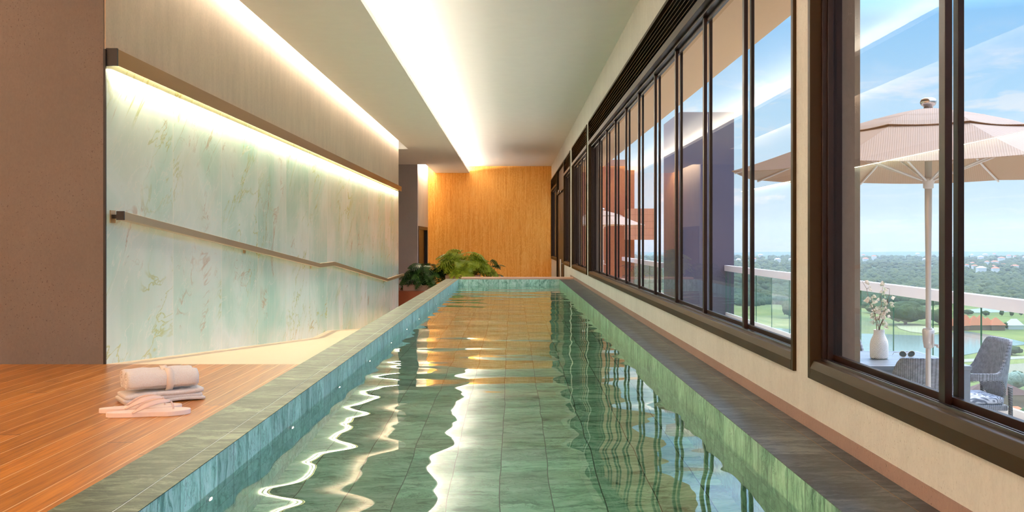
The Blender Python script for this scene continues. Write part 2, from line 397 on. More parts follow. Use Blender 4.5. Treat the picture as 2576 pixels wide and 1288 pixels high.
def wicker():
    m, t = newmat('grey_wicker'); s = t.sep(t.uv())
    k = 2*PI/.010
    col_i = t.math('FLOOR', t.math('DIVIDE', s[0], .017))
    ph = t.math('MULTIPLY', t.math('MODULO', col_i, 2.0), PI)
    hz = t.math('SINE', t.math('ADD', t.math('MULTIPLY', s[1], k), ph))
    fu = t.math('FRACT', t.math('DIVIDE', s[0], .017))
    vx = t.math('SINE', t.math('MULTIPLY', fu, PI))
    h = t.math('ADD', t.math('MULTIPLY', hz, .5), t.math('MULTIPLY', vx, .6))
    n = t.noise(t.uv(), 25, 3)
    col = t.ramp(t.math('ADD', t.rng(h, -.3, 1.1, .1, .8), t.math('MULTIPLY', t.math('SUBTRACT', n, .5), .5)), [(.12, lin(52, 50, 52)), (.45, lin(128, 126, 130)), (.85, lin(186, 186, 194))])
    t.out(t.bsdf(col, .5, normal=t.bump(h, .6, .003))); return m
M_wicker = wicker()
def rope():
    m, t = newmat('wrapped_wicker'); s = t.sep(t.obj())
    h = t.math('SINE', t.math('ADD', t.math('MULTIPLY', s[2], 2*PI/.014), t.math('MULTIPLY', t.math('ADD', s[0], s[1]), 120.0)))
    col = t.mix(t.rng(h, -1, 1), lin(52, 46, 46), lin(140, 134, 134))
    t.out(t.bsdf(col, .5, normal=t.bump(h, .7, .004))); return m
M_rope = rope()
def cushion():
    m, t = newmat('patterned_cushion'); p = t.obj()
    n = t.noise(p, 6, 2, .5, .6); h = t.math('SINE', t.math('MULTIPLY', n, 90.0))
    t.out(t.bsdf(t.mix(t.rng(h, -.6, .6), lin(120, 124, 136), lin(214, 214, 220)), .9)); return m
M_cushion = cushion()
def canopy():
    m, t = newmat('taupe_canopy'); s = t.sep(t.uv())
    h = t.math('ADD', t.math('SINE', t.math('MULTIPLY', s[0], 2*PI/.013)), t.math('SINE', t.math('MULTIPLY', t.math('ADD', s[1], t.math('MULTIPLY', s[0], .5)), 2*PI/.012)))
    col = t.mix(t.rng(h, -2, 2), lin(188, 164, 146), lin(216, 194, 174))
    b = t.bsdf(col, .85, normal=t.bump(h, .3, .002)); tr = t.n('ShaderNodeBsdfTranslucent', {0: lin(214, 170, 110)})
    t.out(t.n('ShaderNodeMixShader', {0: .30, 1: b, 2: tr.outputs[0]}).outputs[0]); return m
M_canopy = canopy()
def vase_m():
    m, t = newmat('chevron_ceramic'); s = t.sep(t.uv())
    fu = t.math('FRACT', t.math('MULTIPLY', s[0], 9.0)); tri = t.math('ABSOLUTE', t.math('SUBTRACT', fu, .5))
    h = t.math('SINE', t.math('MULTIPLY', t.math('ADD', s[1], t.math('MULTIPLY', tri, .045)), 2*PI/.0135))
    col = t.mix(t.rng(h, -1, -.55), lin(196, 170, 146), lin(252, 244, 234))
    t.out(t.bsdf(col, .6, normal=t.bump(h, .4, .003))); return m
M_vase = vase_m()
def leafm(name, a, b, tr=.3, c=None):
    m, t = newmat(name); p = t.obj()
    n = t.noise(p, 7 if 'var' not in name else 26, 3)
    col = t.mix(t.rng(n, .35 if 'var' not in name else .44, .65 if 'var' not in name else .52), a, b)
    bs = t.bsdf(col, .38); tl = t.n('ShaderNodeBsdfTranslucent', {0: c or b})
    t.out(t.n('ShaderNodeMixShader', {0: tr, 1: bs, 2: tl.outputs[0]}).outputs[0]); return m
M_leaf_d = leafm('dark_green_leaf', lin(34, 66, 30), lin(78, 116, 50), .2)
M_leaf_backlit = leafm('backlit_leaf', lin(120, 150, 40), lin(190, 204, 70), .35)  # backlight from the windows painted in as a lighter yellow-green
M_leaf_v = leafm('variegated_leaf', lin(110, 150, 70), lin(244, 224, 200), .3)
def foliage(name, cs):
    m, t = newmat(name); p = t.pos()
    a = t.noise(p, .045, 4, .6); b = t.noise(p, .5, 5, .8)
    v = t.math('ADD', t.math('MULTIPLY', a, .6), t.math('MULTIPLY', b, .4))
    t.out(t.bsdf(t.ramp(v, [(.35, cs[0]), (.5, cs[1]), (.66, cs[2])]), .9, normal=t.bump(b, 1.0, 2.0))); return m
M_forest = foliage('forest_canopy', (lin(42, 56, 22), lin(72, 84, 34), lin(106, 110, 46)))
M_tree = foliage('tree_crown', (lin(46, 60, 20), lin(76, 88, 30), lin(110, 116, 42)))
M_tree_s = foliage('silver_tree_crown', (lin(110, 124, 112), lin(150, 162, 146), lin(190, 196, 176)))
M_tree_y = foliage('yellow_tree_crown', (lin(110, 124, 40), lin(150, 160, 58), lin(190, 190, 90)))
M_hill = foliage('hill_woodland_hazed', (lin(70, 96, 84), lin(84, 108, 96), lin(98, 120, 106)))  # blue-green tone stands in for distance haze

# ------------------------------------------------------------------ the room
XL, XR = -2.53, 1.22          # stone wall, window wall
PL, PR = -1.062, .9375        # pool inner edges
DE = 19.67                    # far end of the pool
ZC, ZP = 3.07, 2.86           # raised ceiling, dropped panel
DW = 30.85                    # timber end wall
LOW = -.93                    # lower floor and terrace level
OL = -1.32                    # outer edge of left coping
WZ = -.115                    # water level

struct('floor', bx(-5.5, OL, -5.0, 6.19, -.06, 0), M_deck)
bm = bmesh.new()
prof = [(6.19, 0), (12.62, -.467), (13.64, -.467), (19.5, LOW), (DW, LOW), (DW, LOW-.12), (6.19, LOW-.12)]
prism(bm, prof, XL-.02, OL, 'x'); struct('floor_ramp', bm, M_ramp)
bm = bmesh.new(); box(bm, OL, XR, DE+.3, DW, LOW-.12, LOW); box(bm, -5.5, XL-.02, 22.2, DW, LOW-.12, LOW); struct('floor_lower', bm, M_ramp)
# pool basin: side walls carry the coping
FL = WZ-.80
struct('pool_wall_left', bx(OL, PL, -5.0, DE+.3, FL-.2, -.003), M_wall_y)
struct('pool_wall_right', bx(PR, XR, -5.0, DE+.3, FL-.2, -.003), M_wall_r)
struct('pool_wall_end', bx(PL, PR, DE, DE+.3, FL-.2, .0), M_wall_x)
struct('pool_wall_near', bx(PL, PR, -5.0, -2.9, FL-.2, .0), M_wall_x)
struct('pool_floor', bx(PL, PR, -2.9, DE, FL-.2, FL), M_floor_p)
# copings with the narrow overflow joint
bm = bmesh.new(); box(bm, OL, -1.1365, -5.0, DE+.3, -.003, 0); box(bm, -1.1315, PL, -5.0, DE+.3, -.003, 0); struct('trim_coping_left', bm, M_cop_l)
struct('trim_joint_left', bx(-1.1365, -1.1315, -5.0, DE+.3, -.003, -.001), M_slot)
bm = bmesh.new(); box(bm, PR, 1.153, -5.0, DE+.3, -.003, 0); box(bm, 1.156, XR, -5.0, DE+.3, -.003, 0); struct('trim_coping_right', bm, M_cop_r)
struct('trim_joint_right', bx(1.153, 1.156, -5.0, DE+.3, -.003, -.0005), M_brass)
struct('trim_pool_end', bx(-1.0, XR, DE+.005, DE+.3, .0, .038), M_ledge, bevel=.004)
wt = new_obj('pool_water', bx(PL-.003, PR+.003, -2.9-.003, DE+.003, FL-.003, WZ), M_water)
tag(wt, 'clear green rippling water filling the long lap pool', 'water', kind='stuff')

# left side
struct('wall_block', bx(-5.5, -2.54, 6.19, 6.6, -.06, ZC), M_block)
struct('wall_marble', bx(-2.8, XL, 6.2, 22.2, LOW, 1.91), M_marble)
struct('wall_left', bx(-2.8, XL, 6.2, 22.2, 1.91, ZC), M_conc)
struct('trim_block_edge', bx(-2.54, XL+.004, 6.185, 6.2, 0, 1.96), M_black)
struct('wall_recess_near', bx(-5.5, -2.8, 21.9, 22.2, LOW, ZC), M_grey)
struct('wall_recess_side', bx(-5.6, -5.5, 22.2, 27.4, LOW, ZC), M_grey)
struct('wall_recess_far', bx(-5.5, -2.6, 27.4, 27.6, LOW, ZC), M_grey)
bm = bmesh.new(); box(bm, -2.8, -2.6, 27.6, DW, 1.17, ZC); box(bm, -2.8, -2.6, 30.5, DW, LOW, 1.17); struct('wall_side', bm, M_conc)
struct('wall_far', bx(-2.8, XR+.2, DW, DW+.2, LOW, ZC), M_veneer)
struct('wall_near', bx(-5.7, XR+.2, -5.2, -5.0, LOW, ZC), M_conc)
struct('wall_deck_side', bx(-5.7, -5.5, -5.0, 6.6, -.06, ZC), M_conc)
# ceilings
struct('ceiling', bx(-5.7, XR+.2, -5.2, DW+.2, ZC, ZC+.15), M_ceil)
bm = bmesh.new()
box(bm, -2.375, -1.317, -4.75, DW, ZP, ZP+.03)
box(bm, -5.5, -2.375, 22.8, 27.4, ZP, ZP+.03); box(bm, -5.25, -2.375, -4.75, 6.19, ZP, ZP+.03)
box(bm, -2.53, -2.375, 22.2, 22.8, ZC-.02, ZC)
struct('ceiling_panel', bm, M_ceil)
struct('trim_panel_lip', bx(-1.335, -1.317, -4.75, DW, ZP+.03, ZP+.055), M_ceil)
struct('trim_slot_end', bx(-5.5, -2.375, 22.8, 22.82, ZP+.03, ZC), M_ceil)

# brass channel with its led line
r = empty('wall_light', (XL, 14.2, 1.91))
def off(o, dx, dy, dz):
    for v in o.data.vertices: v.co -= Vector((dx, dy, dz))
    return o
def part(name, bm, m, root, **k):
    o = new_obj(name, bm, m, root, **k); off(o, *root.location); return o
bm = bmesh.new(); prism(bm, [(-2.53, 1.965), (-2.462, 1.965), (-2.462, 1.862), (-2.468, 1.862), (-2.468, 1.935), (-2.53, 1.935)], 6.22, 22.2)
part('channel', bm, M_brass, r)
part('end_cap', bx(-2.53, -2.46, 6.20, 6.22, 1.858, 1.968), M_black, r)
part('led_strip', bx(-2.515, -2.475, 6.25, 22.18, 1.905, 1.925), M_led, r)
tag(r, 'long brass light channel glowing down the green stone wall', 'wall light')

# handrail
r = empty('handrail', (XL, 14, .9))
RX = -2.45
def rail_piece(pts, w_=.045, hh=.052):
    bm = bmesh.new(); rings = []
    for (x, y, z) in pts:
        rings.append([bm.verts.new(q) for q in ((x-w_/2, y, z-hh/2), (x+w_/2, y, z-hh/2), (x+w_/2, y, z+hh/2), (x-w_/2, y, z+hh/2))])
    for a, b in zip(rings, rings[1:]):
        for k in range(4): bm.faces.new((a[k], b[k], b[(k+1) % 4], a[(k+1) % 4]))
    bm.faces.new(rings[0]); bm.faces.new(rings[-1][::-1]); bmesh.ops.recalc_face_normals(bm, faces=bm.faces)
    return bm
part('rail', rail_piece([(RX, 6.235, .925), (RX, 12.62, .452), (RX, 13.64, .452), (RX, 19.5, -.005), (RX, 22.45, .0)]), M_railm, r, bevel=.002)
part('end_cap', bx(RX-.024, RX+.024, 6.222, 6.236, .897, .953), M_black, r)
for y, z in ((6.30, .92), (9.4, .69), (12.5, .46), (16.5, .23), (19.6, -.005), (21.9, .0)):
    b_ = part('bracket', bx(XL, RX-.022, y-.02, y+.02, z-.012, z+.012), M_black, r)
    p_ = new_obj('wall_plate', bx(0, .006, -.04, .04, -.04, .04), M_railm, b_); p_.location = Vector((XL, y, z))-Vector(r.location)
tag(r, 'slim champagne metal handrail stepping down the stone wall beside the ramp', 'handrail')

# ------------------------------------------------------------------ window wall
XO = 1.42
bm = bmesh.new()
WINS = [(-4.6, 4.06), (4.27, 15.76), (16.13, 20.15)]
ZB, ZT = .209, 2.65; boxes_ = []; TL = -1.049     # TL: terrace level
cuts = [-5.0]
for a, b in WINS: cuts += [a, b]
cuts += [20.78]
for i in range(0, len(cuts), 2): boxes_.append((cuts[i], cuts[i+1], ZB, ZT))     # piers
boxes_ += [(-5.0, 20.78, LOW, ZB), (-5.0, DW, ZT, ZC), (20.78, 23.3, LOW, ZB), (27.0, DW, LOW, ZB)]
for q in boxes_: box(bm, XR, 1.334, *q)
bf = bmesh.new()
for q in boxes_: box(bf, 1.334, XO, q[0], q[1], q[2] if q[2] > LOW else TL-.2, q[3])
struct('wall_facade', bf, M_facade)  # outer half of the same wall, in the shade-darkened colour
struct('wall_right', bm, M_conc_r)
struct('baseboard_right', bx(XR-.004, XR, -5.0, 20.78, 0, .052), M_skirt)
struct('eave', bx(XO, 2.85, -9, 33.5, ZC, ZC+.2), M_eave)

def window(name, y0, y1, n, zb=ZB, louv=True, sash=True):
    r = empty(name, (XR, (y0+y1)/2, zb)); r['kind'] = 'structure'
    e = .0005; y0 += e; y1 -= e
    X0, X1, jw = XR-.015, 1.332, .034
    zt = 2.27
    bm = bmesh.new()
    # sill: flange, sloping cap, track bed; transom and head; jambs
    prism(bm, [(X0, zb+.001), (X0, zb+.045), (X0+.012, zb+.076), (X1, zb+.076), (X1, zb+.001)], y0+jw, y1-jw)
    box(bm, X0, X1, y0+jw, y1-jw, zt, zt+.062)
    box(bm, X0, X1, y0+jw, y1-jw, ZT-.03, ZT-.001)
    for a, b in ((y0, y0+jw), (y1-jw, y1)): box(bm, X0, X1, a, b, zb+.001, ZT-.001)
    part('frame', bm, M_bronze, r, bevel=.0025)
    bm = bmesh.new()
    for a, b in ((y0+jw, y0+.052), (y1-.052, y1-jw)): box(bm, XR+.03, X1-.002, a, b, zb+.0765, zt-.0005)
    box(bm, XR+.03, X1-.002, y0+.052, y1-.052, zt-.025, zt-.0005)
    part('inner_frame', bm, M_bronze2, r, bevel=.0015)
    bm = bmesh.new()
    for x in (1.243, 1.256): box(bm, x, x+.005, y0+.052, y1-.052, zb+.0765, zb+.088)
    part('track', bm, M_track, r)
    # sliding sashes
    a0, a1 = y0+.0525, y1-.0525; wd = (a1-a0)/n
    for i in range(n):
        s0, s1 = a0+i*wd, a0+(i+1)*wd
        bm = bmesh.new(); z0, z1 = zb+.078, zt-.026
        box(bm, 1.268, 1.290, s1-(.022 if i < n-1 else .014), s1+(.020 if i < n-1 else 0), z0, z1)
        if i > 0: box(bm, 1.308, 1.326, s0-.020, s0+.014, z0, z1)
        box(bm, 1.290, 1.308, s0+.002, s1-.002, z0, z0+.024); box(bm, 1.290, 1.308, s0+.002, s1-.002, z1-.03, z1)
        f = part('sash', bm, M_bronze2, r, bevel=.0012)
        g = new_obj('pane', bx(1.296, 1.302, s0+.002, s1-.002, z0+.024, z1-.03), M_glass, f); off(g, *r.location)
    # louvre grille above the transom
    bm = bmesh.new(); lz0, lz1 = zt+.062, ZT-.03
    nb = 7
    for k in range(nb):
        z = lz0+(k+.5)*(lz1-lz0)/nb
        prism(bm, [(XR+.0, z-.010), (XR+.004, z-.014), (XR+.05, z+.010), (XR+.046, z+.014)], y0+.034, y1-.034)
    part('louvre_grille', bm, M_bronze, r)
    part('louvre_back', bx(XR+.07, XR+.08, y0+.034, y1-.034, lz0, lz1), M_black, r)
    return r
window('window_1', -4.6, 4.06, 8)
window('window_2', 4.27, 15.76, 10)
window('window_3', 16.13, 20.15, 4)
window('window_4', 20.78, 23.3, 3)
window('window_5', 27.0, DW, 4)
# door to the terrace
r = empty('door_1', (XR, 25.15, LOW)); r['kind'] = 'structure'
bm = bmesh.new(); X0 = XR-.015
box(bm, X0, 1.375, 23.3, 23.36, LOW, ZT); box(bm, X0, 1.375, 26.94, 27.0, LOW, ZT); box(bm, X0, 1.375, 23.36, 26.94, 1.98, 2.06); box(bm, X0, 1.375, 23.36, 26.94, ZT-.03, ZT)
part('frame', bm, M_bronze, r, bevel=.003)
part('transom_panel', bx(XR+.05, XR+.07, 23.36, 26.94, 2.06, ZT-.03), M_black, r)
lf = part('door_leaf', bx(XR+.03, XR+.06, 23.36, 25.15, LOW+.01, 1.98), M_black, r)
l2 = part('door_leaf', bx(XR+.03, XR+.06, 25.16, 26.94, LOW+.01, 1.98), M_black, r)
bm = bmesh.new(); tube(bm, [(XR-.03, 24.35, -.45), (XR-.03, 24.35, .31)], .02, 10)
tube(bm, [(XR-.03, 24.35, -.35), (XR+.03, 24.35, -.35)], .01, 8); tube(bm, [(XR-.03, 24.35, .2), (XR+.03, 24.35, .2)], .01, 8)
o = new_obj('handle', bm, M_white, lf, smooth=True); off(o, *r.location)
bm = bmesh.new(); tube(bm, [(XR+.03, 24.7, 1.98), (XR-.05, 24.7, 1.98)], .022, 12); tube(bm, [(XR-.05, 24.7, 1.98), (XR-.075, 24.7, 1.98)], .045, 12)
o = new_obj('door_stop', bm, M_chrome, lf, smooth=True); off(o, *r.location)
# side door in the recess wall
r = empty('door_2', (-2.6, 29.0, LOW)); r['kind'] = 'structure'
bm = bmesh.new()
box(bm, -2.72, -2.585, 27.61, 27.75, LOW, 1.17); box(bm, -2.72, -2.585, 30.4, 30.5, LOW, 1.17); box(bm, -2.72, -2.585, 27.75, 30.4, 1.08, 1.17)
part('frame', bm, M_black, r)
part('door_leaf', bx(-2.70, -2.67, 27.75, 29.05, LOW, 1.08), M_bronze2, r); part('door_leaf', bx(-2.70, -2.67, 29.07, 30.4, LOW, 1.08), M_bronze2, r)

# ------------------------------------------------------------------ underwater lamps
ORD = ['first', 'second', 'third', 'fourth', 'fifth', 'sixth', 'seventh', 'eighth', 'ninth', 'tenth', 'eleventh', 'twelfth', 'thirteenth', 'fourteenth', 'fifteenth', 'sixteenth', 'seventeenth', 'eighteenth', 'nineteenth', 'twentieth']
def pool_lamp():
    r = empty('pool_light', (PL, 0, -.185)); r.rotation_euler = (0, PI/2, 0)
    bm = bmesh.new(); lathe(bm, [(.030, 0), (.030, .006), (.019, .009)], 20); new_obj('bezel', bm, M_chrome, r, smooth=False)
    bm = bmesh.new(); lathe(bm, [(.019, .0085), (.014, .0105), (.0005, .0115)], 20); new_obj('lens', bm, M_lamp, r, smooth=True)
    return r
pl0 = pool_lamp()
for i in range(13):
    o = pl0 if i == 0 else copy_tree(pl0)
    o.location = (PL, 3.48+1.3*i, -.185)
    tag(o, 'small round warm underwater lamp in the left pool wall, %s from the camera' % ORD[i], 'pool light', 'lamps along the left pool wall')


# ------------------------------------------------------------------ towels and flip-flops on the deck
def folded_towel():
    r = empty('folded_towel', (-1.690, 4.79, 0), math.radians(33))
    # layered fold: profile in (y,z), extruded along x, corners softened
    bm = bmesh.new(); L = .365; N = 40
    def layer(z0, th, w_, ox=0):
        n = 10; prof = []
        for k in range(n+1):
            a = -PI/2+PI*k/n; prof.append((w_/2-th/2+math.cos(a)*th/2, z0+th/2+math.sin(a)*th/2))
        for k in range(n+1):
            a = PI/2+PI*k/n; prof.append((-w_/2+th/2+math.cos(a)*th/2, z0+th/2+math.sin(a)*th/2))
        rings = []
        for i in range(N+1):
            s = i/N; x = -L/2+L*s+ox; e = min(s, 1-s)*N
            sc = 1-.30*max(0, 1-e/1.6)**2
            dz = .0025*math.sin(x*23+z0*90)+.004*math.sin(x*9)
            rings.append([bm.verts.new((x+.004*math.sin(y*40+z0*99), y*(1-.1*(1-sc)), z0+th/2+(z-z0-th/2)*sc+dz)) for y, z in prof])
        for a, b in zip(rings, rings[1:]):
            for k in range(len(prof)): bm.faces.new((a[k], b[k], b[(k+1) % len(prof)], a[(k+1) % len(prof)]))
        bm.faces.new(rings[0]); bm.faces.new(rings[-1][::-1])
    layer(.001, .016, .185, .004); layer(.015, .020, .176, -.004); layer(.033, .022, .186, 0)
    bmesh.ops.recalc_face_normals(bm, faces=bm.faces)
    new_obj('terry_cloth', bm, M_terry, r, smooth=True)
    tag(r, 'cream terry towel folded flat under the two rolled towels on the deck', 'towel')
    return r
folded_towel()
def rolled_towel(loc, rz, spin, label, L=.325):
    r = empty('rolled_towel', loc, rz)
    def spiral(x0, x1, th, r_in, r_out, turns, extra, N=150, nx=26, jit=.0016):
        bm = bmesh.new(); rings = []
        for i in range(nx+1):
            s = i/nx; x = x0+(x1-x0)*s; e = min(s, 1-s)*nx
            tk = th*(1-.45*max(0, 1-e/1.3)**2)
            O, I = [], []
            for k in range(N+1):
                q = k/N; a = spin+q*turns*2*PI; rr = r_in+(r_out-r_in)*q+extra
                rr += jit*math.sin(x*37+a*3)+.001*math.sin(x*80+a*5)
                cx_, cz_ = math.cos(a), math.sin(a)
                O.append(bm.verts.new((x, cx_*(rr+tk/2)*1.0, .0+cz_*(rr+tk/2)*.94))); I.append(bm.verts.new((x, cx_*(rr-tk/2), cz_*(rr-tk/2)*.94)))
            rings.append(O+I[::-1])
        n = len(rings[0])
        for a, b in zip(rings, rings[1:]):
            for k in range(n): bm.faces.new((a[k], b[k], b[(k+1) % n], a[(k+1) % n]))
        for rg in (rings[0], rings[-1]):
            for k in range(N): bm.faces.new((rg[k], rg[k+1], rg[n-2-k], rg[n-1-k]))
        bmesh.ops.recalc_face_normals(bm, faces=bm.faces)
        return bm
    R = .054
    new_obj('terry_cloth', spiral(-L/2, L/2, .0150, .010, R-.006, 2.9, 0), M_terry, r, smooth=True)
    bm = bmesh.new(); n = 48; rings = []
    for x in (.012, .0135, .044, .0455):
        rr = R+.0030 if x in (.0135, .044) else R-.002
        rings.append([bm.verts.new((x, math.cos(2*PI*k/n)*rr, math.sin(2*PI*k/n)*rr*.94)) for k in range(n)])
    for a, b in zip(rings, rings[1:]):
        for k in range(n): bm.faces.new((a[k], a[(k+1) % n], b[(k+1) % n], b[k]))
    new_obj('hem_band', bm, M_hem, r, smooth=True)
    tag(r, label, 'towel')
    return r
rolled_towel((-1.672, 4.752, .106), math.radians(31), -2.0, 'rolled cream towel nearest the camera on top of the folded towel')
rolled_towel((-1.729, 4.847, .106), math.radians(31), -1.7, 'rolled cream towel lying behind the front roll on the folded towel')

def flip_flop(loc, rz, label, flip=1):
    r = empty('flip_flop', loc, rz)
    L, th = .352, .0215; n = 60; out = []
    for k in range(n):      # outline: heel at -x, toe at +x
        a = 2*PI*k/n; c, s = math.cos(a), math.sin(a)
        x = L/2*math.copysign(abs(c)**.92, c)
        wd = .052+.014*(x/(L/2))+.010*math.exp(-((x-.09)/.05)**2)-.006*math.exp(-((x+.01)/.05)**2)
        out.append((x, wd*math.copysign(abs(s)**.78, s)*flip))
    bm = bmesh.new(); prism(bm, out, 0, th, 'z')
    new_obj('sole', bm, M_flip, r, bevel=.0025)
    bm = bmesh.new()
    tp = Vector((.103, .004*flip, th)); kn = Vector((.092, .004*flip, th+.036))
    tube(bm, [tp-Vector((0, 0, .004)), tp+Vector((-.001, 0, .012)), kn+Vector((.004, 0, -.008)), kn], .0042, 8)
    for sg in (1, -1):
        pts, rad = [], []
        e = Vector((-.068, sg*.043, th-.003))
        for i in range(15):
            q = i/14; p = kn.lerp(e, q)
            p.z = kn.z*(1-q)+e.z*q+.020*math.sin(PI*q)*(1-q*.2); p.y += sg*.016*math.sin(PI*q)
            pts.append(p); rad.append(.0045+.009*math.sin(PI*min(1, q*1.05))**.8)
        tube(bm, pts, rad, 8, flat=.28, up=(0, sg*.75, .66))
    new_obj('strap', bm, M_strap, r, smooth=True)
    tag(r, label, 'flip-flop')
flip_flop((-1.600, 4.385, 0), math.radians(19), 'blush rubber flip-flop nearest the pool edge, in front of its pair')
flip_flop((-1.676, 4.497, 0), math.radians(21), 'blush rubber flip-flop lying between its pair and the folded towel', -1)

# ------------------------------------------------------------------ bench, planters, plants beyond the pool
o = new_obj('timber_bench', bx(-3.4, .2, 24.6, 26.2, LOW, -.48), M_bench, bevel=.006)
tag(o, 'low red-brown timber platform carrying the planters beyond the pool', 'bench')
def planter(x0, x1, y0, y1, z0, z1, label):
    r = empty('planter', ((x0+x1)/2, (y0+y1)/2, z0)); bm = bmesh.new(); w_ = .02
    box(bm, x0, x1, y0, y0+w_, z0, z1); box(bm, x0, x1, y1-w_, y1, z0, z1); box(bm, x0, x0+w_, y0+w_, y1-w_, z0, z1); box(bm, x1-w_, x1, y0+w_, y1-w_, z0, z1); box(bm, x0+w_, x1-w_, y0+w_, y1-w_, z0, z0+.02)
    part('trough', bm, M_planter, r)
    part('soil', bx(x0+w_, x1-w_, y0+w_, y1-w_, z0+.02, z1-.025), M_soil, r)
    tag(r, label, 'planter')
planter(-2.71, -1.72, 24.75, 25.2, -.48, -.342, 'long low pinkish planter under the dark green plant at the left')
planter(-1.66, -.80, 24.75, 25.25, -.48, -.10, 'tall pinkish planter holding the backlit-tinted plant behind the pool')
def split_leaf(bm, base, dirv, size, droop, rnd, lobes=9):
    """a deeply lobed philodendron leaf: midrib with finger lobes to both sides"""
    d_ = Vector(dirv).normalized(); side = d_.cross(Vector((0, 0, 1)))
    if side.length < .1: side = Vector((1, 0, 0))
    side.normalize()
    roll = rnd.uniform(-.5, .5); side = (side*math.cos(roll)+side.cross(d_)*math.sin(roll)).normalized()
    mid = []
    p = Vector(base); dd = d_.copy()
    for i in range(lobes+1):
        mid.append(p.copy()); dd = (dd+Vector((0, 0, -droop/lobes))).normalized(); p = p+dd*size/lobes
    mv = [bm.verts.new(q) for q in mid]
    for i in range(lobes):
        s = (i+.5)/lobes
        wd = size*.52*math.sin(PI*(.12+.84*s)**.8)
        for sg in (-1, 1):
            out = side*sg*wd; fw = (mid[i+1]-mid[i]).normalized()
            tip = mid[i]+out+fw*wd*(.20+.5*s)+Vector((0, 0, -.22*wd+rnd.uniform(-.1, .05)*wd))
            m1 = mid[i]+out*.55+fw*wd*(.02+.25*s)+Vector((0, 0, .04*wd)); m2 = m1+fw*size/lobes*.82+out*.08
            a, b, c = bm.verts.new(m1), bm.verts.new(m2), bm.verts.new(tip)
            fs = [(mv[i], a, b), (mv[i], b, mv[i+1]), (a, c, b)]
            for f in fs: bm.faces.new(f)
def plant(center, spread, height, n, mat_, seed, label, size=(.22, .34), skew=0):
    rnd = random.Random(seed); r = empty('potted_plant', center)
    lb, sb = bmesh.new(), bmesh.new()
    for i in range(n):
        a = 2.4*i+rnd.uniform(-.3, .3); q = rnd.uniform(.1, 1)**.7
        hx = math.cos(a)*spread[0]*q; hy = math.sin(a)*spread[1]*q
        hz = height*(1-.80*q*q)*rnd.uniform(.62, 1.0)
        b0 = Vector((hx*.15, hy*.15, -.02)); tip = Vector((hx+skew*q, hy, hz))
        m_ = b0.lerp(tip, .5)+Vector((-hx*.12, -hy*.12, hz*.18))
        pts = [b0, b0.lerp(m_, .5)+Vector((0, 0, hz*.03)), m_, m_.lerp(tip, .55)+Vector((0, 0, .01)), tip]
        tube(sb, pts, .006, 5)
        dv = Vector((hx, hy, 0)).normalized()+Vector((rnd.uniform(-.3, .3), rnd.uniform(-.5, .2), rnd.uniform(-.25, .35)))
        split_leaf(lb, tip, dv, rnd.uniform(*size), rnd.uniform(.7, 1.5), rnd, 8)
    bmesh.ops.recalc_face_normals(sb, faces=sb.faces)
    new_obj('foliage', lb, mat_, r); new_obj('stems', sb, mat_, r, smooth=True)
    tag(r, label, 'plant'); return r
plant((-2.12, 24.97, -.37), (.58, .25), .60, 76, M_leaf_d, 3, 'dark green split-leaf plant spilling over the low planter', (.24, .38))
plant((-1.22, 25.0, -.13), (.55, .25), .74, 95, M_leaf_backlit, 8, 'split-leaf plant tinted lime as if backlit, standing highest behind the pool end', (.28, .46))
plant((-.62, 25.5, -.48), (.42, .2), .86, 26, M_leaf_d, 15, 'smaller blue-green leafy plant right of the backlit-tinted plant', (.22, .30))

# ------------------------------------------------------------------ terrace
struct('terrace_floor', bx(XO, 5.22, -8, 36.4, TL-.2, TL), M_terr)
def balustrade(x, ya, yb, pts, label, group=None):
    r = empty('balustrade', (x, ya, TL)); zt = EYE-.60
    part('top_rail', bx(x-.03, x+.06, ya, yb, zt-.139, zt), M_white, r, bevel=.006)
    part('base_channel', bx(x-.005, x+.035, ya, yb, TL, TL+.08), M_white, r)
    ys = [ya]+[p for p in pts if ya < p < yb]+[yb]
    for a, b in zip(ys, ys[1:]):
        g = part('glass_panel', bx(x+.008, x+.020, a+.006, b-.006, TL+.08, zt-.139), M_glassrail, r)
        e_ = new_obj('glass_edge', bx(x+.006, x+.022, b-.007, b-.001, TL+.08, zt-.139), M_glassedge, g); off(e_, *r.location)
    tag(r, label, 'balustrade'); return r
balustrade(5.17, -7.9, 24.1, [11.0-1.27*k for k in range(14, -1, -1)]+[12.26+1.268*k for k in range(10)], 'long glass balustrade with white rail beside the table')
balustrade(4.03, 26.72, 36.3, [28+1.26*k for k in range(7)], 'short far glass balustrade beyond the tower, behind the far parasol')
struct('wall_tower', bx(4.07, 5.38, 24.12, 26.7, TL-.2, EYE+3.11), M_tower)
o = struct('wall_wing', bx(XO, 4.49, 36.5, 38, TL-.2, EYE+2.58), M_brick)
struct('wall_wing_high', bx(XO, 4.15, 36.4, 36.5, TL-.2, EYE+2.95), M_brick)
def panelbox():
    m, t = newmat('orange_cladding'); s = t.sep(t.pos())
    j = t.math('MAXIMUM', t.math('GREATER_THAN', t.math('FRACT', t.math('DIVIDE', s[2], .24)), .95), t.math('GREATER_THAN', t.math('FRACT', t.math('DIVIDE', s[0], .62)), .98))
    t.out(t.bsdf(t.mix(j, lin(196, 132, 102), lin(150, 94, 70)), .8)); return m
M_panel = panelbox()
struct('wall_balcony_box', bx(4.10, 5.05, 35.0, 36.4, EYE+.02, EYE+1.12), M_panel)
o = new_obj('planter_box', bx(3.30, 3.78, 32.6, 33.1, TL, TL+.55), M_ledge, bevel=.01); tag(o, 'low sunlit stone planter box under the far parasol', 'planter')

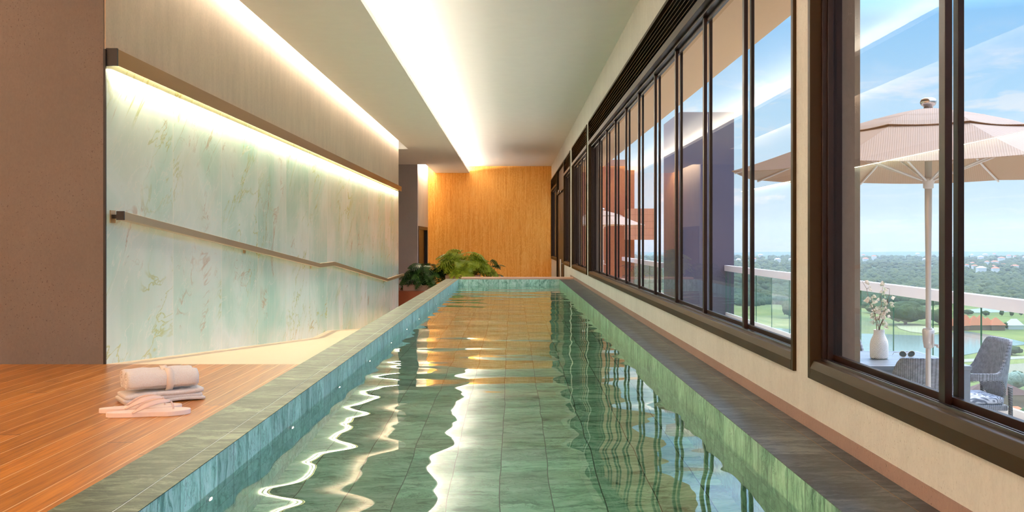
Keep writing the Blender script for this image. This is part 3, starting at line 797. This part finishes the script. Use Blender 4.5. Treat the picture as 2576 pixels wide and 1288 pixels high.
def umbrella():
    r = empty('parasol', (3.02, 7.22, TL)); r.scale = (1.07,)*3
    H = lambda zp: EYE+zp-LOW       # height above the terrace of an eye-relative level
    zr, R = H(.466), 1.333
    def skirt(prof, R0, sag, thick, uvscale=1):
        bm = bmesh.new(); uvl = bm.loops.layers.uv.new('UV'); nseg = 8; sub = 8
        rings = []
        for (rr, z) in prof:
            ring = []
            for k in range(nseg):
                a0, a1 = 2*PI*k/nseg, 2*PI*(k+1)/nseg
                for j in range(sub):
                    q = j/sub; x = (1-q)*math.cos(a0)+q*math.cos(a1); y = (1-q)*math.sin(a0)+q*math.sin(a1)
                    s = math.sin(PI*q)*sag*(rr/R0)**2
                    ring.append((Vector((x*rr*(1-.02*math.sin(PI*q)), y*rr*(1-.02*math.sin(PI*q)), z-s)), (q-.5)*rr*.77, rr))
            rings.append(ring)
        V = [[bm.verts.new(p[0]) for p in rg] for rg in rings]; n = len(V[0])
        for i in range(len(V)-1):
            for k in range(n):
                k2 = (k+1) % n; f = bm.faces.new((V[i][k], V[i][k2], V[i+1][k2], V[i+1][k])); 
                us = [rings[i][k][1], rings[i][k2][1] if k2 % sub else rings[i][k][1]+.77*rings[i][k][2]/sub, rings[i+1][k2][1] if k2 % sub else rings[i+1][k][1]+.77*rings[i+1][k][2]/sub, rings[i+1][k][1]]
                for lp, u, v in zip(f.loops, us, (rings[i][k][2], rings[i][k2][2], rings[i+1][k2][2], rings[i+1][k][2])): lp[uvl].uv = (u, v)
        return bm
    pr = []
    for i in range(11):
        q = i/10; rr = .36+(R-.36)*q; pr.append((rr, zr+.355*(1-q)**1.12))
    o = new_obj('canopy', skirt(pr, R, .018, .004), M_canopy, r); m_ = o.modifiers.new('s', 'SOLIDIFY'); m_.thickness = .004
    pr = []
    for i in range(8):
        q = i/7; rr = .03+(.62-.03)*q; pr.append((rr, zr+.425-.150*q**1.25-(.006 if i == 7 else 0)))
    o = new_obj('vent_cap', skirt(pr, .62, .010, .004), M_canopy, r); m_ = o.modifiers.new('s', 'SOLIDIFY'); m_.thickness = .004
    bm = bmesh.new(); lathe(bm, [(.030, zr+.415), (.030, zr+.44), (.045, zr+.45), (.054, zr+.468), (.050, zr+.488), (.030, zr+.500), (.001, zr+.502)], 24); new_obj('finial', bm, M_chrome, r, smooth=True)
    bm = bmesh.new(); lathe(bm, [(.017, .05), (.017, 1.02), (.018, 1.5), (.0235, 1.9), (.0235, zr+.40)], 20); new_obj('pole', bm, M_pole, r, smooth=True)
    zc = 1.04
    bm = bmesh.new(); lathe(bm, [(.018, zc-.07), (.028, zc-.068), (.036, zc-.02), (.040, zc+.05), (.032, zc+.065), (.018, zc+.068)], 24); ch = new_obj('crank_box', bm, M_pole, r, smooth=True)
    bm = bmesh.new(); tube(bm, [(.03, -.02, zc-.045), (.05, -.035, zc-.05)], .007, 8); tube(bm, [(.045, -.035, zc-.052), (.080, -.035, zc-.062)], .012, 10); box(bm, .012, .022, -.044, -.036, zc-.06, zc+.03); new_obj('crank_handle', bm, M_pole, ch, smooth=False)
    hz = H(.385)
    bm = bmesh.new(); lathe(bm, [(.024, hz-.035), (.034, hz-.03), (.034, hz+.0), (.040, hz+.012), (.040, hz+.03), (.026, hz+.036)], 24); new_obj('runner', bm, M_white, r, smooth=True)
    for k in range(8):
        a = 2*PI*k/8; c, s = math.cos(a), math.sin(a); M = Matrix.Rotation(a, 4, 'Z')
        bm = bmesh.new(); pts = [(R*q, 0, zr+.355*(1-min(1, (R*q-.36)/(R-.36)))**1.12-.016 if R*q > .36 else zr+.34) for q in (.03, .28, .5, .75, .985)]
        tube(bm, [M @ Vector(p) for p in pts], .008, 6); new_obj('rib', bm, M_white, r)
        bm = bmesh.new(); tube(bm, [M @ Vector((.035, 0, hz+.02)), M @ Vector((.70, 0, zr+.355*(1-(.70-.36)/(R-.36))**1.12-.022))], .007, 6); new_obj('strut', bm, M_white, r)
    bm = bmesh.new(); lathe(bm, [(.20, 0), (.20, .035), (.18, .05), (.035, .055), (.03, .16), (.018, .17)], 32); new_obj('base', bm, M_pole, r, smooth=False)
    return r
u0 = umbrella(); tag(u0, 'large taupe two-tier parasol standing beside the near terrace table', 'parasol', )
u1 = copy_tree(u0); u1.location = (2.92, 32.0, TL); u1.rotation_euler.z = .2; tag(u1, 'small-looking far parasol in front of the red wing at the terrace end', 'parasol')

# table
TZ = LOW+.75
r = empty('terrace_table', (2.9, 8.03, LOW)); table_ = r
bm = bmesh.new(); x0, x1, y0, y1 = 2.28, 3.48, 7.52, 8.54
n = 17
box(bm, x0, x0+.04, y0, y1, TZ-.03, TZ); box(bm, x1-.04, x1, y0, y1, TZ-.03, TZ)
box(bm, x0+.04, x1-.04, y0, y0+.04, TZ-.03, TZ); box(bm, x0+.04, x1-.04, y1-.04, y1, TZ-.03, TZ)
for k in range(n):
    a = y0+.045+(y1-y0-.09)*k/n; box(bm, x0+.04, x1-.04, a, a+(y1-y0-.09)/n-.009, TZ-.022, TZ-.001)
part('table_top', bm, M_tablem, r)
bm = bmesh.new(); box(bm, x0+.03, x1-.03, y0+.03, y0+.055, TZ-.11, TZ-.03); box(bm, x0+.03, x1-.03, y1-.055, y1-.03, TZ-.11, TZ-.03); box(bm, x0+.03, x0+.055, y0+.055, y1-.055, TZ-.11, TZ-.03); box(bm, x1-.055, x1-.03, y0+.055, y1-.055, TZ-.11, TZ-.03)
part('apron', bm, M_tablem, r)
for a in (x0+.01, x1-.08):
    for b in (y0+.01, y1-.08): part('leg', bx(a, a+.07, b, b+.07, LOW, TZ-.03), M_tablem, r, bevel=.003)
tag(r, 'square grey slatted metal terrace table under the large parasol', 'table')
table_.location = (3.10, 8.59, TL); table_.scale = (1.07,)*3; TZ = TL+.75*1.07

def chair():
    r = empty('wicker_armchair'); r.scale = (1.07,)*3
    bm = bmesh.new(); uvl = bm.loops.layers.uv.new('UV'); nu, nv = 48, 14
    def P(t_, v, off_):
        a = t_*math.radians(112); sgn = 1 if t_ >= 0 else -1
        k = abs(t_)
        q_ = min(1, max(0, k-.30)/.36); top = .875-.265*(q_*q_*(3-2*q_)); bot = .36+.19*min(1, (k/.55))**1.8
        z = bot+(top-bot)*v
        fl = .030*(z-.4)/.4
        rx, ry = .262+fl+off_, .245+fl*1.6+off_
        x = rx*math.copysign(abs(math.sin(a))**.72, math.sin(a)); y = -ry*math.copysign(abs(math.cos(a))**.72, math.cos(a))
        return Vector((x, y, z)), (t_*.62, z)
    sides = []
    for off_ in (0, -.024):
        sides.append([[P(-1+2*i/nu, j/nv, off_) for i in range(nu+1)] for j in range(nv+1)])
    V = [[[bm.verts.new(p[0]) for p in row] for row in sd] for sd in sides]
    def quad(vs, uvs):
        f = bm.faces.new(vs)
        for lp, u in zip(f.loops, uvs): lp[uvl].uv = u
    for sdi in (0, 1):
        for j in range(nv):
            for i in range(nu):
                idx = [(j, i), (j, i+1), (j+1, i+1), (j+1, i)]
                quad([V[sdi][a][b] for a, b in idx], [sides[sdi][a][b][1] for a, b in idx])
    for j in (0, nv):
        for i in range(nu):
            quad([V[0][j][i], V[0][j][i+1], V[1][j][i+1], V[1][j][i]], [sides[0][j][i][1], sides[0][j][i+1][1], (sides[0][j][i+1][1][0], sides[0][j][i+1][1][1]+.02), (sides[0][j][i][1][0], sides[0][j][i][1][1]+.02)])
    for i in (0, nu):
        for j in range(nv):
            quad([V[0][j][i], V[0][j+1][i], V[1][j+1][i], V[1][j][i]], [sides[0][j][i][1], sides[0][j+1][i][1], sides[0][j+1][i][1], sides[0][j][i][1]])
    bmesh.ops.recalc_face_normals(bm, faces=bm.faces)
    new_obj('backrest', bm, M_wicker, r, smooth=True)
    bm = bmesh.new(); uvl = bm.loops.layers.uv.new('UV'); box(bm, -.235, .235, -.21, .27, .30, .35)
    for f in bm.faces:
        for lp in f.loops: c = lp.vert.co; lp[uvl].uv = (c.x+c.y, c.z+c.y*.3)
    new_obj('seat', bm, M_wicker, r, bevel=.012)
    new_obj('cushion', bx(-.215, .215, -.19, .255, .35, .41), M_cushion, r, bevel=.022, segs=4)
    for sx in (-1, 1):
        for (yf, yt) in ((.245, .235), (-.215, -.235)):
            bm = bmesh.new(); top = .57 if yf > 0 else .50
            tube(bm, [(sx*.232, yf, 0), (sx*.238, (yf+yt)/2, top*.55), (sx*(.245 if yf < 0 else .262), yt*(.93 if yf < 0 else .55), top)] , [.014, .018, .020], 10)
            new_obj('leg', bm, M_rope, r, smooth=True)
    return r
c0 = chair(); c0.location = (3.135, 7.75, TL); c0.rotation_euler.z = 0
tag(c0, 'grey wicker armchair turned away from the windows at the near side of the table', 'chair', 'wicker armchairs around the terrace table')
c1 = copy_tree(c0); c1.location = (4.13, 8.98, TL); c1.rotation_euler.z = PI/2
tag(c1, 'grey wicker armchair at the right of the table, closest to the balustrade', 'chair', 'wicker armchairs around the terrace table')
c2 = copy_tree(c0); c2.location = (3.19, 9.61, TL); c2.rotation_euler.z = PI
tag(c2, 'grey wicker armchair on the far side of the table behind the vase', 'chair', 'wicker armchairs around the terrace table')

# vase, branches, sunglasses
VX, VY = 3.157, 8.56
r = empty('vase', (VX, VY, TZ)); r.scale = (1.07,)*3; bm = bmesh.new(); uvl = bm.loops.layers.uv.new('UV')
lathe(bm, [(.050, 0), (.068, .006), (.071, .02), (.071, .115), (.066, .145), (.052, .175), (.043, .195), (.041, .225), (.043, .232), (.038, .232), (.036, .20), (.03, .15)], 48, uvl=uvl)
new_obj('body', bm, M_vase, r, smooth=True); tag(r, 'cream ceramic vase with chevron ribs standing on the terrace table', 'vase')
r = empty('leafy_branch', (VX, VY, TZ+.15)); r.scale = (1.07,)*3; rnd = random.Random(5)
sb, lb = bmesh.new(), bmesh.new()
for (dx, dy, hh) in ((-.13, 0, .42), (-.05, .03, .30), (.02, -.02, .40), (.10, .02, .36), (.06, -.03, .26)):
    pts = [Vector((dx*.12, dy*.2, .0))]
    for i in range(1, 8):
        q = i/7; pts.append(Vector((dx*q**1.2+.008*math.sin(i*2+dx*30), dy*q, .06+hh*q)))
    tube(sb, pts, [.0035-.0022*i/7 for i in range(8)], 6)
    for i in range(2, 8):
        for k in range(2):
            c = pts[i]+Vector((rnd.uniform(-.03, .03), rnd.uniform(-.03, .03), rnd.uniform(-.02, .02)))
            tube(sb, [pts[i], c], .0012, 4)
            s = rnd.uniform(.016, .026); a = rnd.uniform(0, 2*PI); dv = Vector((math.cos(a), math.sin(a)*.6, rnd.uniform(-1, .1))).normalized(); sd = dv.cross(Vector((rnd.uniform(-.3, .3), 1, .2))).normalized()
            nm = dv.cross(sd)*s*.25
            vs = [lb.verts.new(c+q) for q in (-dv*0, dv*s*.5+sd*s*.75+nm, dv*s*1.3+sd*s*.5, dv*s*2.1, dv*s*1.3-sd*s*.5, dv*s*.5-sd*s*.75+nm, dv*s*1.0-nm)]
            for a_, b_ in ((0, 1), (1, 2), (2, 3), (3, 4), (4, 5), (5, 0)): lb.faces.new((vs[a_], vs[b_], vs[6]))
new_obj('stems', sb, M_stem, r, smooth=True); new_obj('foliage', lb, M_leaf_v, r, smooth=False)
tag(r, 'thin branches with pale variegated leaves rising from the vase', 'branch')
r = empty('sunglasses', (3.44, 8.667, TZ), math.radians(5)); r.scale = (1.07,)*3
bm = bmesh.new()
def lens_pts(cx):
    return [(cx+.029*math.cos(a)*(1-.12*math.sin(a)), 0, .026+.024*math.sin(a)-.004*math.cos(a)*(1 if cx < 0 else -1)) for a in [2*PI*k/20 for k in range(21)]]
for cx in (-.036, .036): tube(bm, lens_pts(cx), .0018, 6, cap=False)
tube(bm, [(-.010, 0, .044), (0, -.002, .047), (.010, 0, .044)], .0015, 6); tube(bm, [(-.012, 0, .034), (.012, 0, .034)], .0012, 6)
for sx in (-1, 1): tube(bm, [(sx*.064, 0, .036), (sx*.068, .01, .037), (sx*.066, .09, .030), (sx*.060, .13, .004)], .0016, 6)
new_obj('frame', bm, M_railm, r, smooth=True)
for cx in (-.036, .036):
    bm = bmesh.new(); pp = lens_pts(cx)[:-1]; bm2 = [bm.verts.new((p[0], p[1]-.0007, p[2])) for p in pp]; b3 = [bm.verts.new((p[0], p[1]+.0007, p[2])) for p in pp]
    bm.faces.new(bm2); bm.faces.new(b3[::-1])
    for k in range(20): bm.faces.new((bm2[k], b3[k], b3[(k+1) % 20], bm2[(k+1) % 20]))
    bmesh.ops.recalc_face_normals(bm, faces=bm.faces)
    new_obj('lens', bm, M_lens, r)
tag(r, 'gold wire aviator sunglasses lying open on the terrace table', 'sunglasses')

# ------------------------------------------------------------------ the landscape far below
HG = 70.0; GZ = EYE-HG
def gp(px, py, dz=0):
    D = HG*F/(py-HY); return ((px-1288)/F*D, D, GZ+dz)
def ground_m():
    m, t = newmat('meadow'); p = t.pos(); s = t.sep(p)
    a = t.noise(p, .012, 5, .6, .5); b = t.noise(p, .05, 4, .6)
    c = t.ramp(a, [(.34, lin(84, 86, 30)), (.47, lin(112, 112, 38)), (.60, lin(132, 124, 50)), (.72, lin(166, 142, 92))])
    c = t.mix(t.rng(b, .4, .7, 0, .3), c, lin(92, 120, 56))
    far = t.rng(s[1], 1000, 1300); c = t.mix(far, c, lin(62, 88, 48))
    t.out(t.bsdf(c, .95)); return m
bm = bmesh.new(); NX, NY = 60, 80; g = []
for j in range(NY+1):
    D = 90*(5200/90)**(j/NY); row = []
    for i in range(NX+1):
        x = D*(-.08+.80*i/NX); z = 0
        if D > 1300: z = 9*max(0, mnoise.noise(Vector((x*.0012, D*.0009, 0))))*min(1, (D-1300)/900)
        row.append(bm.verts.new((x, D, GZ+z)))
    g.append(row)
for j in range(NY):
    for i in range(NX): bm.faces.new((g[j][i], g[j][i+1], g[j+1][i+1], g[j+1][i]))
struct('ground', bm, ground_m(), smooth=True)
# lake
lk = [(1480, 800), (1800, 806), (1950, 826), (2100, 838), (2190, 841), (2330, 846), (2385, 838), (2430, 834), (2480, 842), (2530, 851), (2576, 862), (2700, 872), (2700, 878), (2576, 868), (2510, 876), (2450, 890), (2380, 902), (2270, 908), (2150, 925), (1990, 985), (1700, 1060), (1480, 1060)]
bm = bmesh.new(); vs = [gp(x, y, .4) for x, y in lk]; 
top = [bm.verts.new(v) for v in vs]; bot = [bm.verts.new((v[0], v[1], v[2]-1.5)) for v in vs]
bm.faces.new(top); bm.faces.new(bot[::-1])
for k in range(len(vs)): bm.faces.new((top[k], top[(k+1) % len(vs)], bot[(k+1) % len(vs)], bot[k]))
bmesh.ops.recalc_face_normals(bm, faces=bm.faces)
m, t = newmat('lake_water'); t.out(t.bsdf(lin(118, 132, 126), .12, normal=t.bump(t.noise(t.pos(), .5, 3), .15, .3)))
o = new_obj('lake', bm, m); tag(o, 'pale still lake between the green lawns below the terrace', 'lake', kind='stuff')
# sand and paths
def patch(name, pts, col, dz, label, cat):
    bm = bmesh.new(); vs = [gp(x, y, dz) for x, y in pts]
    top = [bm.verts.new(v) for v in vs]; bot = [bm.verts.new((v[0], v[1], v[2]-dz-.3)) for v in vs]; bm.faces.new(top); bm.faces.new(bot[::-1])
    for k in range(len(vs)): bm.faces.new((top[k], top[(k+1) % len(vs)], bot[(k+1) % len(vs)], bot[k]))
    bmesh.ops.recalc_face_normals(bm, faces=bm.faces)
    o = new_obj(name, bm, plain(name+'_surface', col, .9)); tag(o, label, cat)
patch('sandbank', [(2255, 820), (2300, 819), (2360, 826), (2372, 836), (2340, 842), (2290, 836), (2262, 828)], lin(158, 144, 104), .6, 'pale sandbank on the lake shore left of the parasol pole', 'sandbank')
patch('car_park', [(2420, 781), (2470, 776), (2560, 774), (2620, 780), (2560, 785), (2470, 787), (2420, 787)], lin(150, 146, 138), .3, 'pale car park behind the clubhouse roofs', 'car park')
patch('golf_path', [(2420, 905), (2576, 897), (2640, 900), (2576, 903), (2420, 912)], lin(160, 150, 128), .3, 'thin pale path on the lawn in front of the lake', 'path')
patch('dirt_road', [(2440, 925), (2576, 915), (2640, 918), (2640, 945), (2500, 940), (2440, 935)], lin(142, 124, 100), .3, 'broad dusty road below the right-hand wicker chair', 'road')
# forest: one mesh of crowns
def ico(sub):
    b = bmesh.new(); bmesh.ops.create_icosphere(b, subdivisions=sub, radius=1); vs = [v.co.copy() for v in b.verts]; fs = [[v.index for v in f.verts] for f in b.faces]; b.free(); return vs, fs
I1, I2, I3 = ico(1), ico(2), ico(3)
def blob_mesh(items, name, mat_):
    V, Fc = [], []
    for (x, y, z, rx, rz, tmpl, sd) in items:
        vs, fs = tmpl; b = len(V)
        for v in vs:
            n = 1+.28*mnoise.noise(v*1.7+Vector((sd, sd*.7, 0)))+.16*mnoise.noise(v*4+Vector((sd, 0, sd)))
            V.append((x+v.x*rx*n, y+v.y*rx*n, z+v.z*rz*n))
        Fc += [[b+i for i in f] for f in fs]
    me = bpy.data.meshes.new(name); me.from_pydata(V, [], Fc); me.materials.append(mat_)
    for p in me.polygons: p.use_smooth = True
    o = bpy.data.objects.new(name, me); COL.objects.link(o); return o
rd = random.Random(77); spots = []
for i in range(400):
    py = rd.uniform(648, 693); px = rd.uniform(2100, 2600) if rd.random() < .8 else rd.uniform(1850, 2100)
    if px < 2430 and py > 668: continue
    sz = rd.uniform(9, 20)*(.5+.6*(py-640)/50)
    if any(abs(px-a) < (sz+b)*.75 and abs(py-c) < 7 for a, c, b in spots) or len(spots) > 40: continue
    spots.append((px, py, sz))
spots.sort()
hsp = [((px-1288)/F*HG*F/(py-1.5-HY), HG*F/(py-1.5-HY), sz*HG/(py-1.5-HY)) for px, py, sz in spots]
rnd = random.Random(11); items = []
for i in range(8500):
    py = 648+(778-648)*rnd.random()**1.15
    px = rnd.uniform(1300, 2720)
    edge = 770+7*math.sin(px*.013)+5*math.sin(px*.041)-(10 if px > 2400 else 0)
    if py > edge: continue
    D = HG*F/(py-HY); x = (px-1288)/F*D; s = rnd.uniform(4.0, 7.5)*(D/1400)**.45
    if any(abs(x-hx) < s*1.25+W_*.62 and -s*1.3 < D-hd < s*1.3+W_*.85 for hx, hd, W_ in hsp): continue
    items.append((x, D, GZ+s*.35+(7*max(0, mnoise.noise(Vector((x*.0012, D*.0009, 0)))) if D > 1500 else 0), s, s*rnd.uniform(.65, .95), I2 if D < 1700 else I1, rnd.uniform(0, 99)))
o = blob_mesh(items, 'forest', M_forest); tag(o, 'dense dark green forest stretching to the horizon beyond the golf lawns', 'forest', kind='stuff')
# hills, with distance haze painted into their blue-green colour
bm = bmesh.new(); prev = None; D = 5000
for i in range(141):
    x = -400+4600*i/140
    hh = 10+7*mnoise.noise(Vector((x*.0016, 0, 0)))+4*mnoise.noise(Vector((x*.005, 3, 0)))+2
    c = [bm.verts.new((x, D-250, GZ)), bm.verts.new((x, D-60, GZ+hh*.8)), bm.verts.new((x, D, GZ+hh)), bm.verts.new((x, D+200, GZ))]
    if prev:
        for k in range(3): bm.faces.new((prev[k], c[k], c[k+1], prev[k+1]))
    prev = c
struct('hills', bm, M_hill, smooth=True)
# trees standing alone
def tree(px, py, w_, h_, mat_, label, seed, group='trees around the golf lawn'):
    x, D, z = gp(px, py); r = empty('tree', (x, D, z)); rd = random.Random(seed)
    s = D/F; W, H_ = w_*s, h_*s; its = []
    for k in range(max(5, int(w_/5))):
        a = rd.uniform(0, 2*PI); q = rd.random()**.5*.68
        its.append((math.cos(a)*W/2*q, math.sin(a)*W/2*q, H_*(.62-.30*q*rd.random()), W*rd.uniform(.17, .26), H_*rd.uniform(.24, .36), I3, rd.uniform(0, 90)))
    its.append((0, 0, H_*.55, W*.36, H_*.42, I3, seed))
    o = blob_mesh(its, 'crown', mat_); o.parent = r
    bm = bmesh.new(); tube(bm, [(0, 0, 0), (0, 0, H_*.5)], W*.04, 6); new_obj('trunk', bm, M_stem, r)
    tag(r, label, 'tree', group)
for a in ((2278, 817, 112, 60, M_tree, 'large round dark green tree on the lake shore left of the parasol pole'),
          (2362, 816, 50, 40, M_tree, 'smaller dark tree right of the large round lakeside tree'),
          (2531, 828, 10, 18, M_tree, 'small dark bush at the clubhouse between red roof and white pavilion'),
          (2480, 795, 22, 14, M_tree, 'round tree behind the clubhouse roof at its left'),
          (2520, 795, 12, 16, M_tree, 'slim tree behind the middle of the clubhouse'),
          (2545, 796, 14, 18, M_tree, 'slim tree behind the clubhouse towards the pavilion'),
          (2568, 795, 12, 16, M_tree, 'tree behind the pavilion at the photo edge'),
          (2300, 790, 60, 26, M_tree, 'wide low tree in front of the forest edge above the sandbank'),
          (2220, 788, 70, 26, M_tree, 'wide low tree in front of the forest edge above the vase'),
          (2435, 792, 30, 14, M_tree, 'low tree at the left of the car park'),
          (2545, 893, 46, 24, M_tree, 'dark bush on the lawn right of the wicker chair back'),
          (2555, 954, 30, 22, M_tree, 'dark shrub beside the dusty road'),
          (2556, 982, 56, 50, M_tree_s, 'silvery grey tree right of the wicker chair'),
          (2488, 1050, 52, 34, M_tree_y, 'yellow-green round tree seen under the wicker chair'),
          (2600, 985, 30, 26, M_tree, 'small dark tree at the photo edge beside the silvery tree'),
          (2440, 960, 30, 24, M_tree, 'dark tree behind the window stile above the maroon roof'),
          (2575, 1075, 40, 50, M_tree, 'dark tree low at the photo edge'),
          (2502, 1088, 36, 40, M_tree, 'dark palm-like tree below the silvery tree'),
          (2400, 1010, 60, 40, M_tree, 'dark tree below the table behind the window stile'),
          (1985, 800, 40, 46, M_tree, 'dark tree on the lake shore at the concrete pier')):
    tree(*a, seed=int(a[0]+a[1]))
# clubhouse: several hipped terracotta roofs
M_tile = plain('terracotta_roof', lin(206, 118, 80), .9); M_tile2 = plain('brown_roof', lin(112, 70, 66), .9)
M_wallw = plain('white_house_wall', lin(206, 200, 192), .9); M_wallb = plain('brown_house_wall', lin(140, 104, 84), .9); M_roofw = plain('pale_roof', lin(214, 206, 202), .8)
def hip(bm, cx, cy, w_, d_, z0, h_, ridge=.4):
    b = [bm.verts.new((cx+a*w_/2, cy+c*d_/2, z0)) for a, c in ((-1,-1),(1,-1),(1,1),(-1,1))]
    t1, t2 = bm.verts.new((cx-w_/2*ridge, cy, z0+h_)), bm.verts.new((cx+w_/2*ridge, cy, z0+h_))
    bm.faces.new((b[0], b[1], t2, t1)); bm.faces.new((b[1], b[2], t2)); bm.faces.new((b[2], b[3], t1, t2)); bm.faces.new((b[3], b[0], t1)); bm.faces.new(b[::-1])
def house(px, py, w_, h_, wm, rm, label, group=None, roofs=1, rh=.45, cat='house', dep=.7, base=.5):
    x, D, z = gp(px, py); s = D/F; W, H_ = w_*s, h_*s
    r = empty('house', (x, D, z)); rd = random.Random(int(px*7+py))
    wb, rb = bmesh.new(), bmesh.new()
    if roofs == 1:
        box(wb, -W/2, W/2, 0, W*dep, -base, H_*(1-rh)); hip(rb, 0, W*dep/2, W*1.1, W*dep*1.1, H_*(1-rh), H_*rh, .35)
    else:
        for k in range(roofs):
            ww = W*rd.uniform(.20, .36); cx = -W/2+W*(k+.5)/roofs; dy = rd.uniform(0, 1)*W*.16
            box(wb, cx-ww*.46, cx+ww*.46, dy, dy+ww*.8, -.5, H_*.32); hip(rb, cx, dy+ww*.4, ww*1.05, ww*.95, H_*.32+k*.05, H_*rd.uniform(.45, .68), .12)
    new_obj('walls', wb, wm, r); new_obj('roof', rb, rm, r)
    tag(r, label, cat, group); return r
house(2462, 832, 124, 38, M_wallb, M_tile, 'terracotta-roofed clubhouse with many hips on the lawn beyond the lake', roofs=7, cat='clubhouse')

house(2557, 829, 36, 26, M_wallw, M_roofw, 'white-roofed pavilion at the right end of the clubhouse', rh=.6, cat='pavilion')
house(2512, 1028, 160, 62, M_wallb, M_tile2, 'long maroon-roofed house low behind the wicker chair', dep=.3)
house(2560, 1062, 70, 36, M_wallw, M_tile, 'orange-roofed yellow house low at the right photo edge')
house(2350, 925, 40, 22, M_wallw, M_tile, 'small tiled house on the near lake shore')
bins = [(0, 2010, 'in the long window'), (2010, 2340, 'left of the parasol pole'), (2340, 2425, 'between parasol pole and window stile'), (2425, 2800, 'right of the window stile')]
for a_, b_, place in bins:
    for k, (px, py, sz) in enumerate([q for q in spots if a_ <= q[0] < b_]):
        red = rd.random() < .5
        o = house(px, py-1.5, sz, sz*rd.uniform(.45, .7), M_wallw, M_tile if red else M_roofw,
                  'tiny distant %s-roofed house, %s from left among those %s' % ('red' if red else 'pale', ORD[k] if k < 20 else 'last', place), 'distant houses in the forest', rh=.35, base=14)
        o.location.z += 3+.0016*o.location.y

# thin summer haze lying over the country
hz, t = newmat('summer_haze')
sc_ = t.n('ShaderNodeVolumeScatter', {'Color': (.90, .95, 1, 1), 'Density': .00008, 'Anisotropy': .2})
t.n('ShaderNodeOutputMaterial', {'Volume': sc_.outputs[0]})
o = new_obj('haze', bx(-900, 4300, 160, 5400, GZ-3, GZ+160), hz); tag(o, 'thin pale haze over the distant forest and hills', 'haze', kind='stuff')
